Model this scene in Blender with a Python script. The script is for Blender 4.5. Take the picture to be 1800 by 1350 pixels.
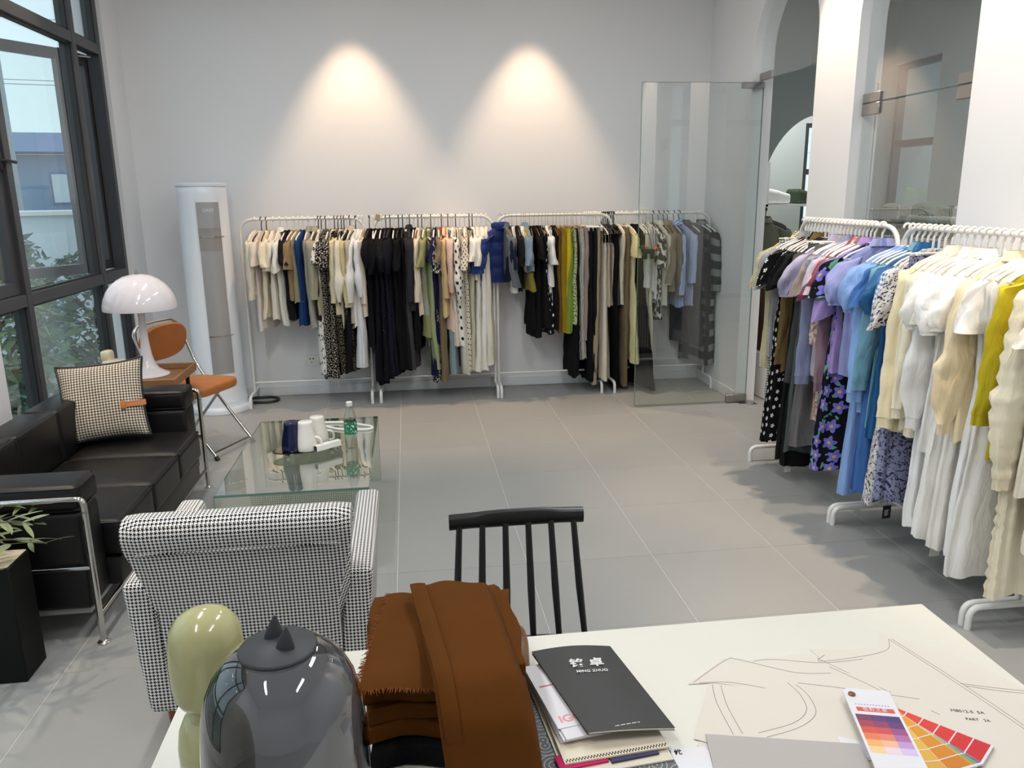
import bpy, bmesh, math, random
from math import sin, cos, pi, sqrt, radians, atan2
from mathutils import Vector, Matrix

# ---------------------------------------------------------------- scene, camera, sky, exposure
for o in list(bpy.data.objects):
    bpy.data.objects.remove(o)
SC = bpy.context.scene
COL = SC.collection
CAM_PITCH, CAM_YAW, CAM_ROLL, CAM_H = 0.2377, 0.1276, -0.0125, 1.6792
cam_data = bpy.data.cameras.new('camera')
cam_data.sensor_width = 36.0
cam_data.lens = 1385.57 / 1800 * 36
cam_data.clip_start = 0.05
cam_data.clip_end = 400
cam = bpy.data.objects.new('camera', cam_data)
COL.objects.link(cam)
_f = Vector((sin(CAM_YAW)*cos(CAM_PITCH), cos(CAM_YAW)*cos(CAM_PITCH), -sin(CAM_PITCH)))
_r = Vector((cos(CAM_YAW), -sin(CAM_YAW), 0))
_u = _r.cross(_f)
_r2 = cos(CAM_ROLL)*_r + sin(CAM_ROLL)*_u
_u2 = -sin(CAM_ROLL)*_r + cos(CAM_ROLL)*_u
M = Matrix((( _r2.x, _u2.x, -_f.x, 0), (_r2.y, _u2.y, -_f.y, 0), (_r2.z, _u2.z, -_f.z, CAM_H), (0, 0, 0, 1)))
cam.matrix_world = M
SC.camera = cam
SC.view_settings.view_transform = 'Standard'
SC.view_settings.look = 'None'
SC.view_settings.gamma = 1
SC.view_settings.use_curve_mapping = False
SC.view_settings.exposure = 0.38

# sky: bright hazy day, pale at the horizon and a little bluer above
world = bpy.data.worlds.new('sky')
SC.world = world
world.use_nodes = True
wn = world.node_tree
wn.nodes.clear()
w_out = wn.nodes.new('ShaderNodeOutputWorld')
w_bg = wn.nodes.new('ShaderNodeBackground')
w_tc = wn.nodes.new('ShaderNodeTexCoord')
w_sep = wn.nodes.new('ShaderNodeSeparateXYZ')
w_ramp = wn.nodes.new('ShaderNodeValToRGB')
w_ramp.color_ramp.elements[0].position = 0.0
w_ramp.color_ramp.elements[0].color = (0.60, 0.80, 0.86, 1)
w_ramp.color_ramp.elements[1].position = 0.7
w_ramp.color_ramp.elements[1].color = (0.66, 0.80, 0.95, 1)
wn.links.new(w_tc.outputs['Generated'], w_sep.inputs[0])
wn.links.new(w_sep.outputs['Z'], w_ramp.inputs[0])
wn.links.new(w_ramp.outputs[0], w_bg.inputs[0])
w_bg.inputs[1].default_value = 1.15
wn.links.new(w_bg.outputs[0], w_out.inputs[0])

ROOM_L, ROOM_R, ROOM_B, ROOM_F, CEIL = -2.12, 2.60, 6.82, -2.6, 3.5

# ---------------------------------------------------------------- mesh helpers
def lin(c):
    out = []
    for k in c[:3]:
        k = k/255.0
        out.append(k/12.92 if k <= 0.04045 else ((k+0.055)/1.055)**2.4)
    return (out[0], out[1], out[2], 1.0)

class MB:
    """collects shapes that become ONE mesh object"""
    def __init__(self):
        self.v, self.f, self.uv = [], [], []
    def add(self, vs, fs, uvs=None):
        b = len(self.v)
        self.v += [tuple(p) for p in vs]
        self.uv += list(uvs) if uvs else [(p[0], p[2]) for p in vs]
        self.f += [tuple(b+i for i in q) for q in fs]
        return self
    def box(self, x0, x1, y0, y1, z0, z1):
        vs = [(x, y, z) for z in (z0, z1) for (x, y) in ((x0, y0), (x1, y0), (x1, y1), (x0, y1))]
        return self.add(vs, [(3, 2, 1, 0), (4, 5, 6, 7), (0, 1, 5, 4), (1, 2, 6, 5), (2, 3, 7, 6), (3, 0, 4, 7)])
    def rbox(self, x0, x1, y0, y1, z0, z1, r=0.01, seg=2, fn=None, cuts=0):
        bm = bmesh.new()
        bmesh.ops.create_cube(bm, size=1.0)
        for v in bm.verts:
            v.co = Vector(((x0+x1)/2+v.co.x*(x1-x0), (y0+y1)/2+v.co.y*(y1-y0), (z0+z1)/2+v.co.z*(z1-z0)))
        if cuts:
            bmesh.ops.subdivide_edges(bm, edges=bm.edges[:], cuts=cuts, use_grid_fill=True)
        es = [e for e in bm.edges if e.calc_face_angle(0) > 0.5]
        bmesh.ops.bevel(bm, geom=es, offset=r, segments=seg, profile=0.5, affect='EDGES', clamp_overlap=True)
        bm.verts.index_update()
        vs = [fn(v.co) if fn else v.co.copy() for v in bm.verts]
        fs = [[v.index for v in f.verts] for f in bm.faces]
        bm.free()
        return self.add(vs, fs)
    def tube(self, path, r, n=8, closed=False, caps=True):
        P = [Vector(p) for p in path]
        m = len(P)
        rs = r if isinstance(r, (list, tuple)) else [r]*m
        tang = []
        for i in range(m):
            if closed:
                t = P[(i+1) % m]-P[i-1]
            else:
                t = P[min(i+1, m-1)]-P[max(i-1, 0)]
            tang.append(t.normalized() if t.length > 1e-9 else Vector((0, 0, 1)))
        a = Vector((0, 0, 1)) if abs(tang[0].z) < 0.9 else Vector((1, 0, 0))
        nrm = (a - tang[0]*a.dot(tang[0])).normalized()
        vs, uvs, L = [], [], 0.0
        for i in range(m):
            if i:
                nrm = nrm - tang[i]*nrm.dot(tang[i])
                nrm = nrm.normalized() if nrm.length > 1e-6 else tang[i].orthogonal().normalized()
                L += (P[i]-P[i-1]).length
            bn = tang[i].cross(nrm)
            for k in range(n):
                th = 2*pi*k/n
                vs.append(P[i]+(nrm*cos(th)+bn*sin(th))*rs[i])
                uvs.append((rs[i]*th, L))
        fs = []
        for i in range(m if closed else m-1):
            j = (i+1) % m
            for k in range(n):
                l = (k+1) % n
                fs.append((i*n+k, i*n+l, j*n+l, j*n+k))
        if caps and not closed:
            fs.append(tuple(range(n))[::-1])
            fs.append(tuple((m-1)*n+k for k in range(n)))
        return self.add(vs, fs, uvs)
    def lathe(self, prof, n=24, c=(0, 0, 0), sx=1.0, sy=1.0, cap=True):
        vs, uvs, fs = [], [], []
        for (r, z) in prof:
            for k in range(n):
                th = 2*pi*k/n
                vs.append((c[0]+r*cos(th)*sx, c[1]+r*sin(th)*sy, c[2]+z))
                uvs.append((th*0.05, z))
        for i in range(len(prof)-1):
            for k in range(n):
                l = (k+1) % n
                fs.append((i*n+k, i*n+l, (i+1)*n+l, (i+1)*n+k))
        if cap:
            if prof[0][0] > 1e-4: fs.append(tuple(range(n))[::-1])
            if prof[-1][0] > 1e-4: fs.append(tuple((len(prof)-1)*n+k for k in range(n)))
        return self.add(vs, fs, uvs)
    def loft(self, rings, uvs=None, cap0=False, cap1=False):
        n = len(rings[0])
        vs = [p for r in rings for p in r]
        us = [p for r in uvs for p in r] if uvs else None
        fs = []
        for i in range(len(rings)-1):
            for k in range(n):
                l = (k+1) % n
                fs.append((i*n+k, i*n+l, (i+1)*n+l, (i+1)*n+k))
        if cap0: fs.append(tuple(range(n))[::-1])
        if cap1: fs.append(tuple((len(rings)-1)*n+k for k in range(n)))
        return self.add(vs, fs, us)
    def prism(self, poly, a, b, axis='z'):
        """polygon extruded along an axis from a to b"""
        n = len(poly)
        def P(p, h):
            return {'z': (p[0], p[1], h), 'x': (h, p[0], p[1]), 'y': (p[0], h, p[1])}[axis]
        vs = [P(p, a) for p in poly]+[P(p, b) for p in poly]
        fs = [tuple(range(n))[::-1], tuple(range(n, 2*n))]
        fs += [(k, (k+1) % n, n+(k+1) % n, n+k) for k in range(n)]
        return self.add(vs, fs)
    def grid(self, pts, uvs=None, thick=None):
        """pts[i][j] surface patch"""
        r, c = len(pts), len(pts[0])
        fs = [(i*c+j, i*c+j+1, (i+1)*c+j+1, (i+1)*c+j) for i in range(r-1) for j in range(c-1)]
        return self.add([p for row in pts for p in row], fs, [p for row in uvs for p in row] if uvs else None)
    def xform(self, M4):
        self.v = [tuple(M4 @ Vector(p)) for p in self.v]
        return self
    def mesh(self, name, mat, smooth=40, uv='own', fixn=True):
        me = bpy.data.meshes.new(name)
        me.from_pydata(self.v, [], self.f)
        if fixn:
            bm = bmesh.new(); bm.from_mesh(me)
            bmesh.ops.recalc_face_normals(bm, faces=bm.faces[:])
            bm.to_mesh(me); bm.free()
        lay = me.uv_layers.new(name='UVMap')
        if uv == 'box':
            for p in me.polygons:
                nx, ny, nz = (abs(k) for k in p.normal)
                for li in p.loop_indices:
                    co = me.vertices[me.loops[li].vertex_index].co
                    if nz >= nx and nz >= ny: q = (co.x, co.y)
                    elif ny >= nx: q = (co.x, co.z)
                    else: q = (co.y, co.z)
                    lay.data[li].uv = q
        else:
            for l in me.loops:
                lay.data[l.index].uv = self.uv[l.vertex_index]
        if smooth:
            me.polygons.foreach_set('use_smooth', [True]*len(me.polygons))
            me.set_sharp_from_angle(angle=radians(smooth))
        if mat: me.materials.append(mat)
        me.update()
        return me
    def build(self, name, mat, parent=None, smooth=40, uv='own', off=None, fixn=True):
        """off: world offset that is taken off the vertices (the parent's place)"""
        if off is not None:
            self.v = [(p[0]-off[0], p[1]-off[1], p[2]-off[2]) for p in self.v]
        return link(name, self.mesh(name, mat, smooth, uv, fixn), parent)

def link(name, me, parent=None):
    o = bpy.data.objects.new(name, me)
    COL.objects.link(o)
    if parent: o.parent = parent
    return o
def thing(name, label, cat, loc=(0, 0, 0), rotz=0.0, group=None):
    o = bpy.data.objects.new(name, None)
    o.empty_display_size = 0.05
    COL.objects.link(o)
    o.location = loc
    o.rotation_euler = (0, 0, rotz)
    return tag(o, label, cat, group)
def tag(o, label, cat, group=None, kind=None):
    o['label'] = label
    o['category'] = cat
    if group: o['group'] = group
    if kind: o['kind'] = kind
    return o
def struct(o, label=None):
    o['kind'] = 'structure'
    if label: o['label'] = label
    return o
def arc(c, r, a0, a1, n, plane='xz'):
    out = []
    for i in range(n+1):
        a = a0+(a1-a0)*i/n
        d = {'xz': (cos(a)*r, 0, sin(a)*r), 'yz': (0, cos(a)*r, sin(a)*r), 'xy': (cos(a)*r, sin(a)*r, 0)}[plane]
        out.append((c[0]+d[0], c[1]+d[1], c[2]+d[2]))
    return out
def rounded_path(pts, r, n=5, closed=False):
    """polyline with its corners rounded"""
    P = [Vector(p) for p in pts]
    m = len(P); out = []
    for i in range(m):
        if not closed and i in (0, m-1):
            out.append(P[i]); continue
        a, b, c = P[i-1], P[i], P[(i+1) % m]
        d1, d2 = (a-b), (c-b)
        k = min(r, d1.length*.49, d2.length*.49)
        p, q = b+d1.normalized()*k, b+d2.normalized()*k
        for j in range(n+1):
            t = j/n
            out.append(p*(1-t)**2+b*2*t*(1-t)+q*t*t)
    return out
def text_mesh(txt, size, mat, name, parent, M4, spacing=1.0, extrude=0.0002, bold=0.0):
    cu = bpy.data.curves.new('lettering', 'FONT')
    cu.body = txt; cu.size = size; cu.align_x = 'CENTER'; cu.align_y = 'CENTER'
    cu.extrude = extrude; cu.space_character = spacing; cu.offset = bold; cu.resolution_u = 3
    tmp = bpy.data.objects.new('lettering', cu)
    COL.objects.link(tmp)
    dg = bpy.context.evaluated_depsgraph_get()
    me = bpy.data.meshes.new_from_object(tmp.evaluated_get(dg))
    bpy.data.objects.remove(tmp); bpy.data.curves.remove(cu)
    me.transform(M4)
    me.materials.clear(); me.materials.append(mat)
    return link(name, me, parent)

# ---------------------------------------------------------------- materials
class G:
    def __init__(self, name):
        self.mat = bpy.data.materials.new(name)
        self.mat.use_nodes = True
        self.nt = self.mat.node_tree
        self.nt.nodes.clear()
        self.out = self.nt.nodes.new('ShaderNodeOutputMaterial')
    def n(self, t, **kw):
        nd = self.nt.nodes.new(t)
        for k, v in kw.items(): setattr(nd, k, v)
        return nd
    def l(self, a, b): self.nt.links.new(a, b)
    def put(self, sock, v):
        if v is None: return
        if isinstance(v, bpy.types.NodeSocket): self.l(v, sock)
        else: sock.default_value = v
    def m(self, op, a, b=None, c=None):
        nd = self.n('ShaderNodeMath', operation=op)
        for i, v in enumerate((a, b, c)): self.put(nd.inputs[i], v)
        return nd.outputs[0]
    def mix(self, fac, a, b):
        nd = self.n('ShaderNodeMix', data_type='RGBA')
        self.put(nd.inputs[0], fac); self.put(nd.inputs[6], a); self.put(nd.inputs[7], b)
        return nd.outputs[2]
    def uv(self, coord='UV'):
        tc = self.n('ShaderNodeTexCoord')
        sp = self.n('ShaderNodeSeparateXYZ')
        self.l(tc.outputs[coord], sp.inputs[0])
        return sp.outputs[0], sp.outputs[1], tc.outputs[coord]
    def noise(self, vec, scale, detail=3.0, rough=0.5, dist=0.0):
        nd = self.n('ShaderNodeTexNoise')
        self.put(nd.inputs['Vector'], vec)
        nd.inputs['Scale'].default_value = scale; nd.inputs['Detail'].default_value = detail
        nd.inputs['Roughness'].default_value = rough; nd.inputs['Distortion'].default_value = dist
        return nd.outputs[0]
    def voro(self, vec, scale, rnd=1.0):
        nd = self.n('ShaderNodeTexVoronoi', voronoi_dimensions='2D')
        self.put(nd.inputs['Vector'], vec)
        nd.inputs['Scale'].default_value = scale; nd.inputs['Randomness'].default_value = rnd
        return nd
    def ramp(self, fac, stops):
        nd = self.n('ShaderNodeValToRGB')
        cr = nd.color_ramp
        while len(cr.elements) < len(stops): cr.elements.new(0.5)
        for e, (p, c) in zip(cr.elements, stops): e.position = p; e.color = c
        self.put(nd.inputs[0], fac)
        return nd.outputs[0]
    def bump(self, h, strength=0.2, dist=0.01):
        nd = self.n('ShaderNodeBump')
        nd.inputs['Strength'].default_value = strength; nd.inputs['Distance'].default_value = dist
        self.l(h, nd.inputs['Height'])
        return nd.outputs[0]
    def bsdf(self, color, rough=0.6, metal=0.0, spec=0.5, normal=None, **kw):
        p = self.n('ShaderNodeBsdfPrincipled')
        self.put(p.inputs['Base Color'], color); self.put(p.inputs['Roughness'], rough)
        p.inputs['Metallic'].default_value = metal; p.inputs['Specular IOR Level'].default_value = spec
        if normal is not None: self.l(normal, p.inputs['Normal'])
        for k, v in kw.items(): self.put(p.inputs[k.replace('_', ' ')], v)
        self.l(p.outputs[0], self.out.inputs[0])
        return self.mat

def plain(name, rgb, rough=0.5, metal=0.0, spec=0.5, var=0.0, vscale=8.0, bump=0.0, bscale=60.0, coord='Object', **kw):
    g = G(name)
    c = lin(rgb)
    col, nrm = c, None
    if var or bump:
        _, _, vec = g.uv(coord)
    if var:
        nz = g.noise(vec, vscale, 4.0)
        col = g.mix(nz, tuple(k*(1-var) for k in c[:3])+(1,), tuple(min(1, k*(1+var)) for k in c[:3])+(1,))
    if bump:
        nrm = g.bump(g.noise(vec, bscale, 3.0), bump, 0.004)
    return g.bsdf(col, rough, metal, spec, nrm, **kw)

def sheet_glass(name, tint, refl=1.0, rough=0.0, ior=1.5):
    """thin sheet: Fresnel reflection over tinted straight-through transmission"""
    g = G(name)
    fr = g.n('ShaderNodeFresnel'); fr.inputs[0].default_value = ior
    tr = g.n('ShaderNodeBsdfTransparent'); tr.inputs[0].default_value = (*tint, 1)
    gl = g.n('ShaderNodeBsdfGlossy'); gl.inputs['Roughness'].default_value = rough
    gl.inputs['Color'].default_value = (1, 1, 1, 1)
    mx = g.n('ShaderNodeMixShader')
    geo = g.n('ShaderNodeNewGeometry')
    f = g.m('MULTIPLY', fr.outputs[0], refl)
    f = g.m('MULTIPLY', f, g.m('SUBTRACT', 1.0, geo.outputs['Backfacing']))
    g.l(f, mx.inputs[0]); g.l(tr.outputs[0], mx.inputs[1]); g.l(gl.outputs[0], mx.inputs[2])
    g.l(mx.outputs[0], g.out.inputs[0])
    return g.mat

def emit(name, rgb, s):
    g = G(name)
    e = g.n('ShaderNodeEmission'); e.inputs[0].default_value = lin(rgb); e.inputs[1].default_value = s
    g.l(e.outputs[0], g.out.inputs[0])
    return g.mat

def houndstooth(name, period, dark, light, coord='UV', rough=0.9):
    g = G(name)
    U, V, vec = g.uv(coord)
    u = g.m('DIVIDE', U, period); v = g.m('DIVIDE', V, period)
    diag = g.m('LESS_THAN', g.m('FRACT', g.m('MULTIPLY', g.m('ADD', u, v), 2.0)), 0.5)
    a = g.m('LESS_THAN', g.m('FRACT', u), 0.5)
    b = g.m('LESS_THAN', g.m('FRACT', v), 0.5)
    k = g.m('ADD', g.m('MULTIPLY', diag, a), g.m('MULTIPLY', g.m('SUBTRACT', 1.0, diag), b))
    col = g.mix(k, lin(dark), lin(light))
    nrm = g.bump(g.noise(vec, 900, 2.0), 0.25, 0.002)
    return g.bsdf(col, rough, 0, 0.2, nrm)

_CL = {}
def cloth(rgb, pattern='plain', rough=0.85, fg=None, boost=1.0):
    key = (tuple(rgb), pattern, rough)
    if key in _CL: return _CL[key]
    g = G('cloth_'+pattern)
    U, V, vec = g.uv('UV')
    c = lin(rgb)
    c = tuple(min(0.9, k*boost) for k in c[:3])+(1,)
    var = g.noise(vec, 7.0, 3.0)
    base = g.mix(var, tuple(k*0.9 for k in c[:3])+(1,), tuple(min(.95, k*1.08) for k in c[:3])+(1,))
    col = base
    white, black = lin((238, 236, 230)), lin((20, 20, 22))
    def petals(scale, rnd, r0, amp=0.28, k=5.0):
        vo = g.voro(vec, scale, rnd)
        sub = g.n('ShaderNodeVectorMath', operation='SUBTRACT')
        g.l(vec, sub.inputs[0]); g.l(vo.outputs['Position'], sub.inputs[1])
        sp = g.n('ShaderNodeSeparateXYZ'); g.l(sub.outputs[0], sp.inputs[0])
        ang = g.m('ARCTAN2', sp.outputs[1], sp.outputs[0])
        rr = g.m('MULTIPLY', g.m('ADD', 1.0-amp, g.m('MULTIPLY', g.m('COSINE', g.m('MULTIPLY', ang, k)), amp)), r0)
        return g.m('LESS_THAN', vo.outputs['Distance'], rr), vo
    def dotgrid(s, r):
        a = g.m('SUBTRACT', g.m('FRACT', g.m('DIVIDE', g.m('ADD', U, V), s)), 0.5)
        b = g.m('SUBTRACT', g.m('FRACT', g.m('DIVIDE', g.m('SUBTRACT', U, V), s)), 0.5)
        return g.m('LESS_THAN', g.m('ADD', g.m('MULTIPLY', a, a), g.m('MULTIPLY', b, b)), r*r)
    def stripe(s, x, duty=0.5):
        return g.m('LESS_THAN', g.m('FRACT', g.m('DIVIDE', x, s)), duty)
    if pattern == 'dots': col = g.mix(dotgrid(0.085, 0.24), base, black)
    elif pattern == 'dots2': col = g.mix(dotgrid(0.045, 0.24), base, lin((60, 48, 44)))
    elif pattern == 'bigdots': col = g.mix(dotgrid(0.09, 0.2), base, white)
    elif pattern == 'bigdots2': col = g.mix(dotgrid(0.10, 0.26), base, black)
    elif pattern == 'blotch':
        k, _ = petals(17, 0.9, 0.30, 0.35, 4); col = g.mix(k, base, black)
    elif pattern == 'ditsy':
        k, _ = petals(52, 0.8, 0.34); col = g.mix(k, base, lin((214, 208, 190)))
    elif pattern == 'ditsy2':
        k, _ = petals(44, 0.7, 0.30); col = g.mix(k, base, lin((150, 140, 110)))
    elif pattern == 'ditsy3':
        k, _ = petals(40, 1.0, 0.42); col = g.mix(k, base, lin((205, 208, 200)))
    elif pattern == 'daisy':
        k, vo = petals(19, 0.55, 0.26, 0.24)
        col = g.mix(k, base, white)
        col = g.mix(g.m('LESS_THAN', vo.outputs['Distance'], 0.06), col, lin((120, 110, 90)))
    elif pattern == 'fleck':
        col = g.mix(g.m('GREATER_THAN', g.noise(vec, 60, 2.0), 0.72), base, lin((180, 180, 180)))
    elif pattern == 'speckle':
        col = g.mix(g.m('GREATER_THAN', g.noise(vec, 75, 2.0), 0.52), base, lin((44, 52, 30)))
    elif pattern == 'camo':
        col = g.mix(g.m('GREATER_THAN', g.noise(vec, 22, 1.0), 0.52), base, lin((200, 200, 196)))
    elif pattern == 'zebra':
        w = g.n('ShaderNodeTexWave'); g.l(vec, w.inputs['Vector'])
        w.inputs['Scale'].default_value = 22; w.inputs['Distortion'].default_value = 6; w.inputs['Detail'].default_value = 1
        w.inputs['Detail Scale'].default_value = 0.6
        col = g.mix(g.m('GREATER_THAN', w.outputs[1], 0.56), base, lin((40, 38, 36)))
    elif pattern == 'stripeb': col = g.mix(stripe(0.012, U, 0.42), base, lin((222, 228, 240)))
    elif pattern == 'stripeg':
        col = g.mix(stripe(0.13, V, 0.45), base, lin((128, 128, 130)))
        col = g.mix(stripe(0.16, U, 0.3), col, lin((52, 52, 54)))
    elif pattern == 'plaid':
        col = g.mix(stripe(0.11, V, 0.4), base, lin((104, 108, 110)))
        col = g.mix(stripe(0.12, U, 0.4), col, lin((66, 68, 72)))
    elif pattern in ('gingham', 'ginghamb'):
        s = 0.016 if pattern == 'gingham' else 0.02
        k = g.m('MULTIPLY', g.m('ADD', stripe(s, U), stripe(s, V)), 0.5)
        col = g.mix(k, lin((236, 234, 228)), c)
    elif pattern == 'tweed':
        k = g.noise(vec, 160, 2.0); col = g.mix(g.m('GREATER_THAN', k, 0.55), base, tuple(x*0.6 for x in c[:3])+(1,))
    elif pattern == 'basket':
        a = stripe(0.014, g.m('ADD', U, V)); b = stripe(0.014, g.m('SUBTRACT', U, V))
        col = g.mix(g.m('MULTIPLY', a, b), base, lin((30, 28, 26)))
    elif pattern == 'navyfloral':
        k = g.m('GREATER_THAN', g.noise(vec, 60, 3.0, 0.6, 1.0), 0.54)
        col = g.mix(k, base, lin((44, 48, 82)))
    elif pattern == 'lace':
        k = g.m('GREATER_THAN', g.noise(vec, 45, 3.0), 0.52); col = g.mix(k, base, lin((170, 130, 120)))
    elif pattern == 'pansy':
        leaf = g.m('GREATER_THAN', g.noise(vec, 17, 2.0, 0.5, 0.5), 0.60)
        col = g.mix(leaf, lin((24, 24, 34)), lin((104, 168, 136)))
        k, vo = petals(11.5, 0.6, 0.44, 0.2, 5)
        pet = g.mix(g.noise(vec, 60, 2.0), lin((88, 82, 190)), lin((152, 148, 226)))
        col = g.mix(k, col, pet)
        col = g.mix(g.m('LESS_THAN', vo.outputs['Distance'], 0.10), col, lin((226, 186, 70)))
    mp = g.n('ShaderNodeMapping'); mp.inputs['Scale'].default_value = (34, 9, 1); g.l(vec, mp.inputs[0])
    crease = g.noise(mp.outputs[0], 1.0, 3.0, 0.55, 0.8)
    nrm = g.bump(g.m('ADD', g.m('MULTIPLY', g.noise(vec, 700 if rough > .6 else 300, 2.0), 0.06), crease), 0.55, 0.012)
    if pattern == 'tweed' or pattern == 'basket': nrm = g.bump(g.noise(vec, 200, 2.0), 0.5, 0.003)
    mat = g.bsdf(col, rough, 0, (0.2 if sum(c[:3]) > .1 else 0.1) if rough > .6 else 0.4, nrm, **({'Sheen_Weight': 0.10} if sum(c[:3]) > .3 else {}))
    _CL[key] = mat
    return mat

M_WALL = plain('wall_paint', (232, 233, 235), 0.75, spec=0.3, var=0.015, vscale=1.5, bump=0.04, bscale=180)
M_CEIL = plain('ceiling_paint', (236, 236, 236), 0.8)
M_TRIM = plain('trim_paint', (228, 230, 232), 0.5)
M_STUCCO = plain('outside_stucco', (205, 190, 170), 0.9, var=0.35, vscale=55, bump=0.8, bscale=70)
M_GROUT = plain('grout', (206, 204, 198), 0.9, var=0.08, vscale=9)
M_FRAME = plain('window_aluminium', (62, 62, 65), 0.38, spec=0.5, var=0.04, vscale=20)
M_FRAME_D = plain('window_gasket', (34, 34, 36), 0.5)
M_GLASS = sheet_glass('window_glass', (0.965, 0.982, 0.98), 2.0)
M_DOORGLASS = sheet_glass('door_glass', (0.955, 0.972, 0.966), 3.0)
M_TABLEGLASS = sheet_glass('table_glass', (0.86, 0.90, 0.85), 1.7, ior=2.3)
M_EDGE = plain('glass_edge', (96, 130, 118), 0.15)
M_SMOKE = sheet_glass('smoked_glass', (0.55, 0.555, 0.58), 1.5)
M_TRAYGLASS = sheet_glass('black_tray_glass', (0.10, 0.10, 0.11), 1.5)
M_CHROME = plain('chrome', (206, 204, 200), 0.12, metal=1.0)
M_STEEL = plain('brushed_steel', (172, 168, 165), 0.28, metal=1.0)
M_LEATHER = plain('black_leather', (12, 11, 12), 0.40, spec=0.38, var=0.2, vscale=14, bump=0.12, bscale=260)
M_TAN = plain('tan_leather', (176, 108, 52), 0.5, var=0.18, vscale=12, bump=0.15, bscale=220)
M_WHITEMETAL = plain('white_enamel', (234, 233, 230), 0.35)
M_WHITEPL = plain('white_plastic', (236, 234, 228), 0.4)
M_BLACKPL = plain('black_plastic', (24, 24, 25), 0.45)
M_WOODHANGER = plain('wooden_hanger', (206, 168, 112), 0.5, var=0.12, vscale=30)
M_GOLDWIRE = plain('gold_wire', (196, 168, 110), 0.3, metal=0.9)
M_BLACKWOOD = plain('black_lacquer', (17, 16, 16), 0.33, var=0.2, vscale=6)
M_HOUND = houndstooth('houndstooth_wool', 0.0112, (16, 16, 18), (244, 241, 236))
M_HOUND_C = houndstooth('houndstooth_cushion', 0.0145, (30, 26, 22), (226, 214, 194))
M_DESK = plain('desk_laminate', (222, 220, 209), 0.45, spec=0.3)
M_PAPERW = plain('white_paper', (222, 220, 224), 0.7)
M_CREAMPAPER = plain('cream_paper', (216, 208, 190), 0.8)
M_LINE = plain('pencil_line', (150, 142, 130), 0.8)
M_INK = plain('black_ink', (40, 38, 38), 0.7)

def wood(name, a, b, scale=(2, 30, 30), rough=0.5):
    g = G(name)
    tc = g.n('ShaderNodeTexCoord'); mp = g.n('ShaderNodeMapping')
    mp.inputs['Scale'].default_value = scale
    g.l(tc.outputs['Object'], mp.inputs[0])
    nz = g.noise(mp.outputs[0], 1.0, 5.0, 0.6, 0.6)
    return g.bsdf(g.mix(nz, lin(a), lin(b)), rough, 0, 0.4)
M_WALNUT = wood('tray_wood', (122, 84, 52), (172, 128, 84), (4, 60, 60))
M_LEGWOOD = wood('leg_wood', (110, 52, 26), (150, 78, 42))

def tile_mat():
    g = G('floor_tile')
    tc = g.n('ShaderNodeTexCoord')
    oi = g.n('ShaderNodeObjectInfo')
    geo = g.n('ShaderNodeNewGeometry')
    nz = g.noise(geo.outputs['Position'], 1.3, 5.0, 0.6)
    fine = g.noise(geo.outputs['Position'], 26.0, 4.0, 0.7)
    a, b = lin((146, 148, 146)), lin((161, 162, 159))
    col = g.mix(nz, a, b)
    col = g.mix(g.m('MULTIPLY', fine, 0.25), col, lin((176, 174, 170)))
    col = g.mix(g.m('MULTIPLY', oi.outputs['Random'], 0.35), col, lin((144, 145, 146)))
    rough = g.m('ADD', 0.36, g.m('MULTIPLY', fine, 0.16))
    return g.bsdf(col, rough, 0, 0.4, g.bump(fine, 0.03, 0.002))
M_TILE = tile_mat()

# ---------------------------------------------------------------- lamps of the room
def tube_lamp(x, y, k):
    t = thing('ceiling_tube_lamp', 'slim white linear ceiling lamp, %s' % k, 'lamp', (x, y, 3.5), 0, 'linear ceiling lamps')
    MB().rbox(-.05, .05, -.62, .62, -.05, -.001, .008).build('housing', M_WHITEPL, t)
    MB().rbox(-.04, .04, -.6, .6, -.056, -.049, .003).build('diffuser', emit('lamp_diffuser', (255, 250, 242), 6.0), t)
    ld = bpy.data.lights.new('tube_light', 'AREA')
    ld.shape = 'RECTANGLE'; ld.size = 0.09; ld.size_y = 1.2; ld.energy = TUBE_W*(0.85 if y < 1 else 1.3 if y < 4 else .36); ld.color = (0.98, 0.99, 1.0)
    lo = bpy.data.objects.new('tube_light', ld); COL.objects.link(lo); lo.parent = t; lo.location = (0, 0, -.062)
TUBE_W, SPOT_W = 17.0, 26.0
for k, (x, y) in enumerate(((-0.9, 0.2), (1.1, 0.2), (-0.9, 2.6), (1.1, 2.6), (-0.9, 4.9), (1.1, 4.9))):
    tube_lamp(x, y, ('left row nearest the camera', 'right row nearest the camera', 'left row middle', 'right row middle', 'left row by the back wall', 'right row by the back wall')[k])
M_LAMPGLOW = emit('downlight_glow', (255, 226, 186), 8.0)
def downlight(x, y, label, watts, cone=52, tilt=(0, 0), color=(1.0, 0.69, 0.44), blend=0.55):
    t = thing('recessed_downlight', label, 'lamp', (x, y, 3.5), 0, 'recessed downlights')
    MB().lathe([(.035, -.001), (.055, -.001), (.055, -.008), (.04, -.012), (.035, -.004)], 20, cap=False).build('trim_ring', M_WHITEMETAL, t)
    MB().lathe([(.0, -.002), (.034, -.002), (.034, -.004), (.0, -.004)], 20).build('lens', M_LAMPGLOW, t)
    ld = bpy.data.lights.new('downlight_beam', 'SPOT')
    ld.energy = watts; ld.spot_size = radians(cone); ld.spot_blend = blend; ld.shadow_soft_size = 0.03; ld.color = color
    lo = bpy.data.objects.new('downlight_beam', ld); COL.objects.link(lo); lo.parent = t
    lo.location = (0, 0, -.02); lo.rotation_euler = (radians(tilt[0]), radians(tilt[1]), 0)
downlight(-0.385, 6.45, 'downlight washing the back wall above the leftmost rack', SPOT_W*4.4, 63, blend=.6)
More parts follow.
